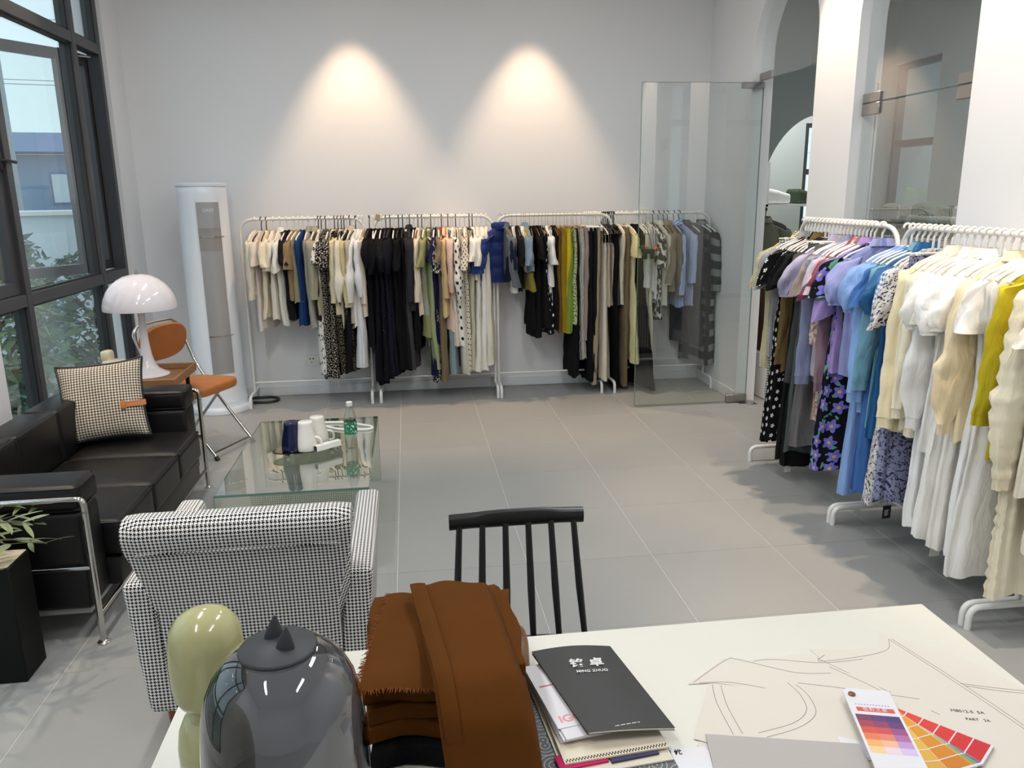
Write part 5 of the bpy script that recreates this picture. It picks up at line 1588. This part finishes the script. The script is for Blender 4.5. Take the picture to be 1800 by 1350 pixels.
# ---------------------------------------------------------------- white desk in the foreground
DK = (.34, 1.0, 0)
DZ = .74
t = thing('white_desk', 'large white desk covered with papers and fabric in the foreground', 'desk', DK)
MB().rbox(-.47, 1.15, .42, 1.525, .712, .74, .003, 2).build('desk_top', M_DESK, t, off=DK)
for (x, y) in ((-.42, .47), (1.10, .47), (-.42, 1.475), (1.10, 1.475)):
    MB().rbox(x-.025, x+.025, y-.025, y+.025, .0005, .712, .003, 1).build('leg', M_WHITEMETAL, t, off=DK)
MB().box(-.395, 1.075, 1.465, 1.485, .65, .712).build('apron', M_WHITEMETAL, t, off=DK, smooth=0)

# pale green ceramic figurine
FG = (-.338, 1.145, DZ)
t = thing('bust_figurine', 'glossy pale green faceless bust figurine at the left end of the desk', 'figurine', FG, radians(-48))
M_CELADON = plain('celadon_glaze', (176, 174, 126), 0.13, spec=.6, var=.05, vscale=6)
hp = [(.0, .166), (.030, .1665), (.044, .174), (.0525, .190), (.0545, .215), (.0550, .25), (.0535, .275), (.049, .300), (.036, .317), (.018, .326), (0, .328)]
rings = []
for (r, z) in hp:
    ring = []
    for k in range(36):
        a = 2*pi*k/36
        ring.append((r*cos(a)*1.0+.004, r*sin(a)*1.04, z))
    rings.append(ring)
MB().loft(rings, None, True, True).build('head', M_CELADON, t, smooth=80)
MB().lathe([(.040, .135), (.033, .152), (.034, .172)], 28, (.002, 0, 0), cap=False).build('neck', M_CELADON, t, smooth=80)
bp = [(.050, .0005), (.056, .004), (.059, .03), (.061, .06), (.0605, .09), (.056, .118), (.048, .136), (.034, .152)]
MB().lathe(bp, 36, (0, 0, 0), 1.06, .9).build('torso', M_CELADON, t, smooth=80)
for s in (-1, 1):
    MB().tube([(s*.055, 0, .1), (s*.068, -.006, .07), (s*.070, -.012, .03), (s*.064, -.02, .008)], [.012, .0135, .013, .011], 12).build('arm', M_CELADON, t, smooth=80)
    MB().rbox(.004+s*.058-.008, .004+s*.058+.008, -.010, .010, .212, .243, .007, 3).build('ear', M_CELADON, t, smooth=80)

# smoked glass dome with eared lid
DM = (-.197, .985, DZ)
t = thing('smoked_glass_dome', 'smoked glass dome vessel with a dark eared lid on the desk', 'glass dome', DM)
M_SILI = plain('charcoal_silicone', (52, 54, 58), 0.55)
dp = [(.110, .0005), (.113, .02), (.1145, .08), (.114, .16), (.1125, .21), (.108, .255), (.100, .29), (.088, .315), (.070, .334), (.050, .343), (.046, .344)]
MB().lathe(dp, 64, cap=False).lathe([(r-.003, z if k else .0005) for k, (r, z) in enumerate(dp)], 64, cap=False).build('glass_body', M_SMOKE, t, smooth=80, fixn=False)
MB().lathe([(.0, .005), (.098, .005), (.098, .012), (.0, .012)], 48).build('dark_base', M_BLACKPL, t)
MB().lathe([(.0, .340), (.046, .341), (.052, .344), (.0525, .347), (.050, .350), (0, .354)], 48).build('lid', M_SILI, t, smooth=60)
for (x, y, rz) in ((-.008, .020, .3), (.012, -.012, -.2)):
    h = MB()
    h.lathe([(.0135, .0), (.012, .008), (.0085, .018), (.0045, .027), (0, .034)], 18, (0, 0, 0), 1.0, .55)
    lid = bpy.data.objects[[o.name for o in t.children if o.name.startswith('lid')][0]]
    h.xform(Matrix.Translation((x, y, .350)) @ Matrix.Rotation(rz, 4, 'Z') @ Matrix.Rotation(radians(6), 4, 'Y')).build('ear', M_SILI, lid, smooth=60)

# folded brown fabric on black fabric
def wavy_slab(x0, x1, y0, y1, z0, z1, seed, r=.012, wob=.006):
    rd = random.Random(seed); p = [rd.uniform(0, 6) for _ in range(5)]
    def fn(v):
        q = v.copy()
        ex = (v.x-(x0+x1)/2)/((x1-x0)/2); ey = (v.y-(y0+y1)/2)/((y1-y0)/2)
        q.z += wob*.8*sin(9*v.x/.3+p[0])*(1 if v.z > (z0+z1)/2 else .4)*abs(ey)
        q.y += wob*1.5*sin(14*v.x/.3+p[1])*(abs(ey)**3)+wob*sin(30*v.x+p[3])
        q.x += wob*1.2*sin(11*v.y/.3+p[2])*(abs(ex)**3)
        q.z = max(q.z, z0-.002)
        return q
    return MB().rbox(x0, x1, y0, y1, z0, z1, r, 3, fn, cuts=8)
M_BLACKFAB = cloth((22, 20, 22), 'plain', .8)
M_BROWN = plain('brown_twill', (88, 50, 12), .9, spec=.12, var=.10, vscale=16, bump=.3, bscale=700)
o = tag(wavy_slab(-.100, .165, 1.15, 1.45, DZ+.0005, DZ+.040, 3, .016, .004).build('black_fabric', M_BLACKFAB, smooth=70), 'folded black fabric at the bottom of the brown fabric pile', 'fabric')
FB = (.03, 1.30, DZ+.042)
t = thing('brown_fabric', 'folded brown twill fabric with a frayed edge piled on the desk', 'fabric', FB)
zz = DZ+.0445
for k, h in enumerate((.030, .030, .028, .026)):
    wavy_slab(-.105+.006*(k % 2), .16+.004*k, 1.165+.008*k, 1.455, zz, zz+h, 11+k, .0135, .004).build('fold_layer', M_BROWN, t, smooth=70, off=FB)
    zz += h+.0008
# top sheet: lies on the pile and drapes over its front right corner
def sheet(pts_fn, nu, nv, name, parent, mat, th=.0022):
    top = [[Vector(pts_fn(i/nu, j/nv)) for j in range(nv+1)] for i in range(nu+1)]
    bot = [[p-Vector((0, 0, th)) for p in row] for row in top]
    m = MB().grid(top)
    m.grid([r[::-1] for r in bot])
    rim_t = top[0]+[top[i][nv] for i in range(1, nu+1)]+top[nu][:-1][::-1]+[top[i][0] for i in range(nu-1, 0, -1)]
    rim_b = bot[0]+[bot[i][nv] for i in range(1, nu+1)]+bot[nu][:-1][::-1]+[bot[i][0] for i in range(nu-1, 0, -1)]
    m.loft([rim_t, rim_b])
    return m.build(name, mat, parent, smooth=70, off=FB)
ZT2 = zz+.003
def top_sheet(u, v):
    # u: left to right, v: back to front
    xl = -.064-.046*v
    x = xl+(.173-xl)*u
    y = 1.452-.30*v-.012*sin(5*u)
    z = ZT2+.010*sin(3.2*u+1.5*v)*(1-abs(2*v-1))+.004*sin(14*u+5*v)
    edge = max(0, (u-.86)/.14)
    z -= .05*edge**2
    if v > .92: z -= .006*(v-.92)/.08
    return (x, y, z)
sheet(top_sheet, 26, 26, 'top_sheet', t, M_BROWN)
def flap(u, v):
    # folded-over upper layer that runs from the back to hang over the front right
    xl = -.022+.050*v; xr = .150+.028*v
    x = xl+(xr-xl)*u
    y = 1.415-.375*min(v, .80)/.80-.02*max(0, v-.8)/.2
    z = ZT2+.026+.010*sin(pi*u)-.004*cos(9*u+3*v)
    if v > .66:
        k = (v-.66)/.34
        z -= .150*k**1.3
    ex = max(0, (u-.80)/.20)
    z -= .055*ex**2
    z += .012*max(0, 1-v*7)*max(0, 1-u*5)
    return (x, y, max(z, DZ+.006))
sheet(flap, 22, 34, 'folded_flap', t, M_BROWN, .006)
def strip(u, v):
    p = flap(.01+.17*u+.05*v, .01+.84*v)
    return (p[0]-.004, p[1], p[2]+.0065+.002*sin(pi*u)+.0012*sin(22*v))
sheet(strip, 6, 22, 'folded_strip', t, M_BROWN, .004)
fr = MB(); rd = random.Random(8)
for k in range(230):
    v = rd.random(); p = Vector(top_sheet(0, v))
    d = Vector((-rd.uniform(.004, .013), rd.uniform(-.005, .005), rd.uniform(-.008, .003)))
    fr.tube([p, p+d*.6+Vector((0, 0, .001)), p+d], [.0009, .0007, .0003], 4)
for k in range(90):
    u = rd.random()*.45; p = Vector(top_sheet(u, 1))
    d = Vector((rd.uniform(-.003, .003), -rd.uniform(.003, .009), -rd.uniform(.001, .006)))
    fr.tube([p, p+d], [.0009, .0003], 4)
f = fr.build('frayed_fringe', plain('brown_threads', (124, 66, 26), .9), t, off=FB); f['kind'] = 'stuff'
# brown leather strap beside the pile
o = tag(MB().tube(rounded_path([(.172, 1.40, DZ+.012), (.182, 1.46, DZ+.03), (.198, 1.485, DZ+.05), (.205, 1.46, DZ+.03), (.196, 1.38, DZ+.012)], .02, 5), .010, 8).build('leather_strap', plain('dark_tan_leather', (112, 76, 48), .5)), 'brown leather strap end between the fabric and the books', 'strap')

# grey swirl folder, swatch books, booklets and the black catalogue
def flat(poly, z0, z1, name, mat, parent, off):
    return MB().prism(poly, z0, z1).build(name, mat, parent, smooth=0, off=off)
def quad(c, w, h, rot):
    ca, sa = cos(rot), sin(rot)
    return [(c[0]+x*ca-y*sa, c[1]+x*sa+y*ca) for x, y in ((-w/2, -h/2), (w/2, -h/2), (w/2, h/2), (-w/2, h/2))]
g = G('grey_swirl_print')
U, V, vec = g.uv('Object')
vo = g.voro(vec, 32, .8)
k = g.m('LESS_THAN', g.m('FRACT', g.m('MULTIPLY', vo.outputs['Distance'], 4.0)), .22)
M_SWIRL = g.bsdf(g.mix(k, lin((96, 100, 102)), lin((170, 174, 176))), .7)
GF = (.22, 1.24, DZ)
t = thing('grey_folder', 'grey folder with a swirl print under the swatch books', 'folder', GF)
flat(quad((.285, 1.235), .235, .32, radians(3)), DZ+.0005, DZ+.006, 'cover', M_SWIRL, t, GF)
SB = (.30, 1.24, DZ+.0065)
t = thing('fabric_swatch_book', 'cream fabric swatch book with zigzag-cut samples under the catalogue', 'swatch book', SB)
q = quad((.300, 1.245), .185, .290, radians(5))
def layer(shift, z0, z1, nm, mat, w=.185, h=.29, rot=5):
    flat(quad((.300+shift[0], 1.245+shift[1]), w, h, radians(rot)), z0, z1, nm, mat, t, SB)
layer((0, -.006), DZ+.0068, DZ+.0095, 'back_board', M_CREAMPAPER, .19, .30)
layer((-.047, -.128), DZ+.0097, DZ+.0135, 'swatch', cloth((200, 40, 100), 'plain'), .085, .034, 7)
layer((.042, -.122), DZ+.0097, DZ+.0135, 'swatch', cloth((72, 70, 96), 'plain'), .085, .034, 7)
layer((0, .012), DZ+.0097, DZ+.0135, 'inner_sheet', M_CREAMPAPER, .18, .24)
layer((.002, .004), DZ+.0138, DZ+.017, 'front_board', plain('cream_board', (226, 214, 192), .8), .184, .275)
zig = MB()
ca, sa = cos(radians(5)), sin(radians(5))
for k in range(34):
    x = -.088+k*.0053
    y = -.1335
    for (dx, dy) in ((0, 0), (.0026, .0035)):
        xx, y2 = x+dx, y+dy
        X, Yw = .302+xx*ca-y2*sa, 1.249+xx*sa+y2*ca
        zig.box(X-.0011, X+.0011, Yw-.0018, Yw+.0018, DZ+.017, DZ+.0174)
zig.build('zigzag_binding', M_INK, t, smooth=0, off=SB)
BK = (.27, 1.27, DZ+.0178)
t = thing('white_booklet', 'stack of white booklets with pink lettering under the black catalogue', 'booklet', BK)
for k in range(4):
    flat(quad((.285+.003*(k % 2), 1.275-.002*k), .155, .225, radians(8+k)), DZ+.0178+k*.0035, DZ+.0208+k*.0035, 'page_block', M_PAPERW, t, BK)
flat(quad((.264, 1.262), .11, .165, radians(10)), DZ+.0318, DZ+.0325, 'cover', M_PAPERW, t, BK)
M_PINK = plain('pink_ink', (232, 150, 160), .7)
text_mesh('IGOX', .026, M_PINK, 'pink_lettering', t, Matrix.Translation((.262-BK[0], 1.200-BK[1], DZ+.0327-BK[2])) @ Matrix.Rotation(radians(10), 4, 'Z'), 1.0, .0001, .0006)
flat(quad((.245, 1.30), .07, .004, radians(10)), DZ+.0326, DZ+.0328, 'red_rule', plain('rose_ink', (190, 110, 120), .7), t, BK)
CA = (.32, 1.27, DZ+.034)
t = thing('black_catalogue', 'black catalogue with white Chinese lettering on top of the booklets', 'catalogue', CA)
M_CHAR = plain('charcoal_card', (46, 46, 47), .5)
P0, P1, P2, P3 = Vector((.213, 1.403)), Vector((.376, 1.405)), Vector((.424, 1.142)), Vector((.270, 1.142))
def cat_pt(u, v, lift):
    a, b = P0.lerp(P1, u), P3.lerp(P2, u)
    p = a.lerp(b, v)
    z = DZ+.0355+lift+.010*sin(pi*u)*(.35+.65*(1-v))*.7-.004*u+.004*v*(1-u)
    return (p.x, p.y, z)
def cat_sheet(name, mat, l0, l1, parent=t, marg=0.0):
    n = 14
    top = [[cat_pt(marg+(1-2*marg)*i/n, marg*.4+(1-marg*.6)*j/n, l1) for j in range(n+1)] for i in range(n+1)]
    bot = [[cat_pt(marg+(1-2*marg)*i/n, marg*.4+(1-marg*.6)*j/n, l0) for j in range(n+1)] for i in range(n+1)]
    m = MB().grid(top).grid([r[::-1] for r in bot])
    def rim(s): return s[0]+[s[i][n] for i in range(1, n+1)]+s[n][:-1][::-1]+[s[i][0] for i in range(n-1, 0, -1)]
    m.loft([rim(top), rim(bot)])
    return m.build(name, mat, parent, smooth=40, off=CA)
cat_sheet('back_cover', M_CHAR, -.0015, -.0008)
cat_sheet('page_block', M_CREAMPAPER, -.0006, .0030, marg=.01)
cv = cat_sheet('front_cover', M_CHAR, .0032, .0040)
M_SILVER = plain('silver_ink', (222, 222, 222), .5)
def cat_frame(u, v, lift=.0046):
    p = Vector(cat_pt(u, v, lift)); px = (Vector(cat_pt(u+.03, v, lift))-Vector(cat_pt(u-.03, v, lift))).normalized()
    py = (Vector(cat_pt(u, v-.03, lift))-Vector(cat_pt(u, v+.03, lift))); py = (py-px*py.dot(px)).normalized()
    pz = px.cross(py); o = p-Vector(CA)
    return Matrix(((px.x, py.x, pz.x, o.x), (px.y, py.y, pz.y, o.y), (px.z, py.z, pz.z, o.z), (0, 0, 0, 1)))
text_mesh('铭 卓', .030, M_SILVER, 'chinese_lettering', cv, cat_frame(.53, .245, .0050), 1.0, .0003, .0007)
text_mesh('MING ZHUO', .0105, M_SILVER, 'latin_lettering', cv, cat_frame(.53, .345, .0050), 1.05, .0003, .0002)
m = MB()
for k in range(22):
    p = Vector(cat_pt(.34+.014*k, .965-.0012*k, .0044))
    if k % 5 != 4: m.box(p.x-.0008, p.x+.0008, p.y-.0009, p.y+.0009, p.z-.0002, p.z+.0002)
m.build('small_print', M_SILVER, cv, smooth=0, off=CA)

# pattern paper pieces with drawn lines
def paper(name, label, poly, z, lines, mat=None, th=.0004, texts=()):
    n = len(poly); c = (sum(p[0] for p in poly)/n, sum(p[1] for p in poly)/n, z)
    t = thing(name, label, 'paper', c)
    flat(poly, z, z+th, 'sheet', mat or M_PATTERN, t, c)
    for pts in lines:
        MB().tube([(p[0], p[1], z+th+.0001) for p in pts], .00062, 4).build('drawn_line', M_LINE, t, off=c)
    for (s, sz, x, y, r) in texts:
        text_mesh(s, sz, M_INK, 'pencil_note', t, Matrix.Translation((x-c[0], y-c[1], th+.0003)) @ Matrix.Rotation(r, 4, 'Z'))
    return t
M_PATTERN = plain('pattern_paper', (217, 210, 198), .8, var=.02, vscale=8)
def curve(pts, n=8):
    P = [Vector(p+(0,)) for p in pts]; out = []
    for i in range(len(P)-1):
        a, b, c, d = P[max(0, i-1)], P[i], P[i+1], P[min(len(P)-1, i+2)]
        for k in range(n):
            s = k/n
            q = .5*((2*b)+(c-a)*s+(2*a-5*b+4*c-d)*s*s+(-a+3*b-3*c+d)*s**3)
            out.append((q.x, q.y))
    return out+[(P[-1].x, P[-1].y)]
big = [(.462, 1.135), (.560, 1.315), (.640, 1.365), (.78, 1.372), (.806, 1.352), (.80, 1.385), (.88, 1.372), (.945, 1.372), (.985, 1.43), (1.10, 1.30), (1.138, 1.20), (1.138, .93), (.60, .95)]
paper('pattern_sheet', 'large sheet of cream pattern paper spread on the right of the desk', big, DZ+.0004,
      [curve([(.63, 1.352), (.70, 1.362), (.80, 1.335), (.89, 1.335)]), curve([(.80, 1.352), (.85, 1.27), (.93, 1.15)]), curve([(.985, 1.395), (1.02, 1.25), (1.05, 1.10), (1.06, 1.0)]),
       curve([(.992, 1.395), (1.028, 1.25), (1.058, 1.10), (1.068, 1.0)]), curve([(1.03, 1.23), (1.08, 1.21), (1.135, 1.19)]), curve([(1.035, 1.222), (1.08, 1.201), (1.135, 1.181)]),
       curve([(.82, 1.36), (.80, 1.34), (.90, 1.345), (.96, 1.36), (.985, 1.395)])],
      texts=(('M8012-5  SA', .011, .985, 1.150, radians(-16)), ('PART   2A', .0095, .988, 1.126, radians(-16))))
sleevep = [(.507, 1.305), (.610, 1.378), (.640, 1.375), (.73, 1.318), (.80, 1.305), (.812, 1.322), (.86, 1.26), (.885, 1.20), (.70, 1.235), (.66, 1.262), (.56, 1.302)]
paper('pattern_piece', 'pointed pattern piece of cream paper on the big pattern sheet', sleevep, DZ+.0012,
      [curve([(.52, 1.309), (.612, 1.372), (.64, 1.368), (.73, 1.311), (.80, 1.298)]), curve([(.53, 1.306), (.60, 1.295), (.70, 1.242)]), curve([(.808, 1.318), (.85, 1.255), (.88, 1.2)])])
front = [(.462, 1.150), (.548, 1.300), (.675, 1.262), (.70, 1.283), (.73, 1.28), (.80, 1.255), (.93, 1.20), (.90, 1.08), (.70, 1.05), (.56, 1.09)]
paper('pattern_piece', 'pattern piece with an armhole curve lying nearest the grey envelope', front, DZ+.0020,
      [curve([(.700, 1.280), (.706, 1.24), (.695, 1.195), (.655, 1.165), (.58, 1.148)]), curve([(.713, 1.272), (.720, 1.235), (.708, 1.185), (.662, 1.153), (.59, 1.135)]),
       curve([(.553, 1.296), (.540, 1.24), (.535, 1.15)]), curve([(.568, 1.29), (.556, 1.23), (.552, 1.15)]), curve([(.72, 1.276), (.80, 1.246), (.92, 1.195)])])
# grey envelope and leaflet at the near edge
t = thing('grey_envelope', 'plain grey envelope lying at the near edge of the desk', 'envelope', (.60, 1.03, DZ+.004))
flat([(.485, 1.155), (.737, 1.092), (.700, .88), (.44, .94)], DZ+.0034, DZ+.0062, 'envelope_body', plain('grey_paper', (178, 172, 168), .7), t, (.60, 1.03, DZ+.004))
flat([(.712, 1.120), (.76, 1.095), (.742, 1.06), (.70, 1.06)], DZ+.0026, DZ+.0032, 'white_insert', M_PAPERW, t, (.60, 1.03, DZ+.004))
t = thing('white_leaflet', 'white printed leaflet in a clear sleeve beside the grey envelope', 'leaflet', (.42, 1.08, DZ))
flat([(.372, 1.139), (.474, 1.128), (.50, 1.0), (.36, 1.0)], DZ+.0010, DZ+.0024, 'leaflet_sheet', M_PAPERW, t, (.42, 1.08, DZ))
text_mesh('年 韵 优', .014, M_INK, 'heading_lettering', t, Matrix.Translation((.405-.42, 1.122-1.08, .0026)) @ Matrix.Rotation(radians(-5), 4, 'Z'), 1.0, .0001, .0004)
flat([(.40, 1.105), (.47, 1.09), (.48, 1.03), (.40, 1.03)], DZ+.0026, DZ+.0030, 'plastic_sleeve', plain('clear_film', (226, 228, 232), .15), t, (.42, 1.08, DZ))

# colour fan deck
FD = (.812, 1.190, DZ+.003)
t = thing('colour_fan_deck', 'spread colour fan deck on the pattern paper at the right of the desk', 'fan deck', FD)
BL, BW = .222, .068
def blade(ang, z, cols, nm, seed):
    base = MB()
    ca, sa = cos(ang), sin(ang)
    def R(x, y): return (ca*x-sa*y, sa*x+ca*y)
    outl = [R(-.012, -BW*.32), R(BL*.9, -BW*.5), R(BL*.9, BW*.5), R(-.012, BW*.32)]
    b = MB().prism(outl, z, z+.0012).build(nm, M_PAPERW, t, smooth=0)
    for k, c in enumerate(cols):
        s0, s1 = .035+k*(BL*.9-.037)/len(cols), .035+(k+1)*(BL*.9-.037)/len(cols)-.0022
        w0, w1 = BW*(.33+.17*s0/(BL*.9))-.0008, BW*(.33+.17*s1/(BL*.9))-.0008
        MB().prism([R(s0, -w0), R(s1, -w1), R(s1, w1), R(s0, w0)], z+.0012, z+.0015).build('colour_chip', plain('chip', c, .5), b, smooth=0)
    return b
import colorsys
fans = [((150, 40, 40), (196, 44, 44)), ((180, 40, 36), (214, 56, 40)), ((196, 30, 40), (226, 70, 50)), ((88, 60, 110), (130, 90, 160)), ((40, 60, 130), (70, 110, 190)), ((40, 120, 90), (90, 170, 90)), ((110, 160, 60), (170, 196, 70)), ((200, 100, 30), (230, 150, 40)), ((200, 120, 20), (226, 160, 40)), ((210, 160, 60), (232, 196, 90))]
for i, (c0, c1) in enumerate(fans):
    a = radians((-51, -52, -53, -70.5, -72, -73.5, -75, -77.5, -79, -93)[i])
    cols = [tuple(int(c0[j]+(c1[j]-c0[j])*k/5) for j in range(3)) for k in range(6)]
    blade(a, .0003+i*.0017, cols[::-1], 'fan_blade', i)
# cover leaf
ang = radians(-106); ca, sa = cos(ang), sin(ang)
def R(x, y): return (ca*x-sa*y, sa*x+ca*y)
ZC = .0185
cov = MB().prism([R(-.022, -BW*.5), R(-.010, -BW*.62), R(.25, -BW*.62), R(.25, BW*.62), R(-.022, BW*.62)], ZC, ZC+.0014).build('cover_leaf', M_PAPERW, t, smooth=0)
def bandpoly(s0, s1, y0=-.55, y1=.55): return [R(s0, BW*y0), R(s1, BW*y0), R(s1, BW*y1), R(s0, BW*y1)]
MB().prism(bandpoly(.034, .046, -.45, .5), ZC+.0014, ZC+.0016).build('red_title_band', plain('red_print', (214, 84, 80), .5), cov, smooth=0)
text_mesh('色彩之家', .0105, M_PAPERW, 'title_lettering', cov, Matrix.Translation((*R(.040, .001), ZC+.0018)) @ Matrix.Rotation(ang+pi/2, 4, 'Z'), 1.1)
M_BLUEINK = plain('blue_ink', (120, 150, 200), .5)
m = MB()
for k in range(12):
    p = R(.026, BW*(-.42+.075*k)); m.box(p[0]-.0013, p[0]+.0013, p[1]-.0012, p[1]+.0012, ZC+.0014, ZC+.0016)
m.build('blue_title_print', M_BLUEINK, cov, smooth=0)
artc = [[(116, 60, 92), (92, 56, 112), (74, 54, 110)], [(160, 64, 84), (140, 60, 100), (98, 58, 118)], [(206, 82, 70), (200, 76, 84), (150, 76, 130)], [(224, 120, 80), (220, 130, 110), (170, 110, 160)], [(236, 170, 110), (232, 180, 150), (190, 150, 200)], [(240, 200, 150), (226, 206, 214), (206, 190, 226)]]
for i, row in enumerate(artc):
    for j, c in enumerate(row):
        s0, s1 = .055+i*.017, .055+(i+1)*.017
        MB().prism(bandpoly(s0, s1, -.55+j*.3667, -.55+(j+1)*.3667), ZC+.0014, ZC+.0016).build('cover_art_patch', plain('art', c, .5), cov, smooth=0)
MB().lathe([(.0065, 0), (.0065, .0025), (.003, .0035), (0, .0035)], 16, (*R(-.002, BW*-.42), ZC+.0014)).build('rivet', plain('bronze', (120, 84, 56), .4, metal=.6), t)
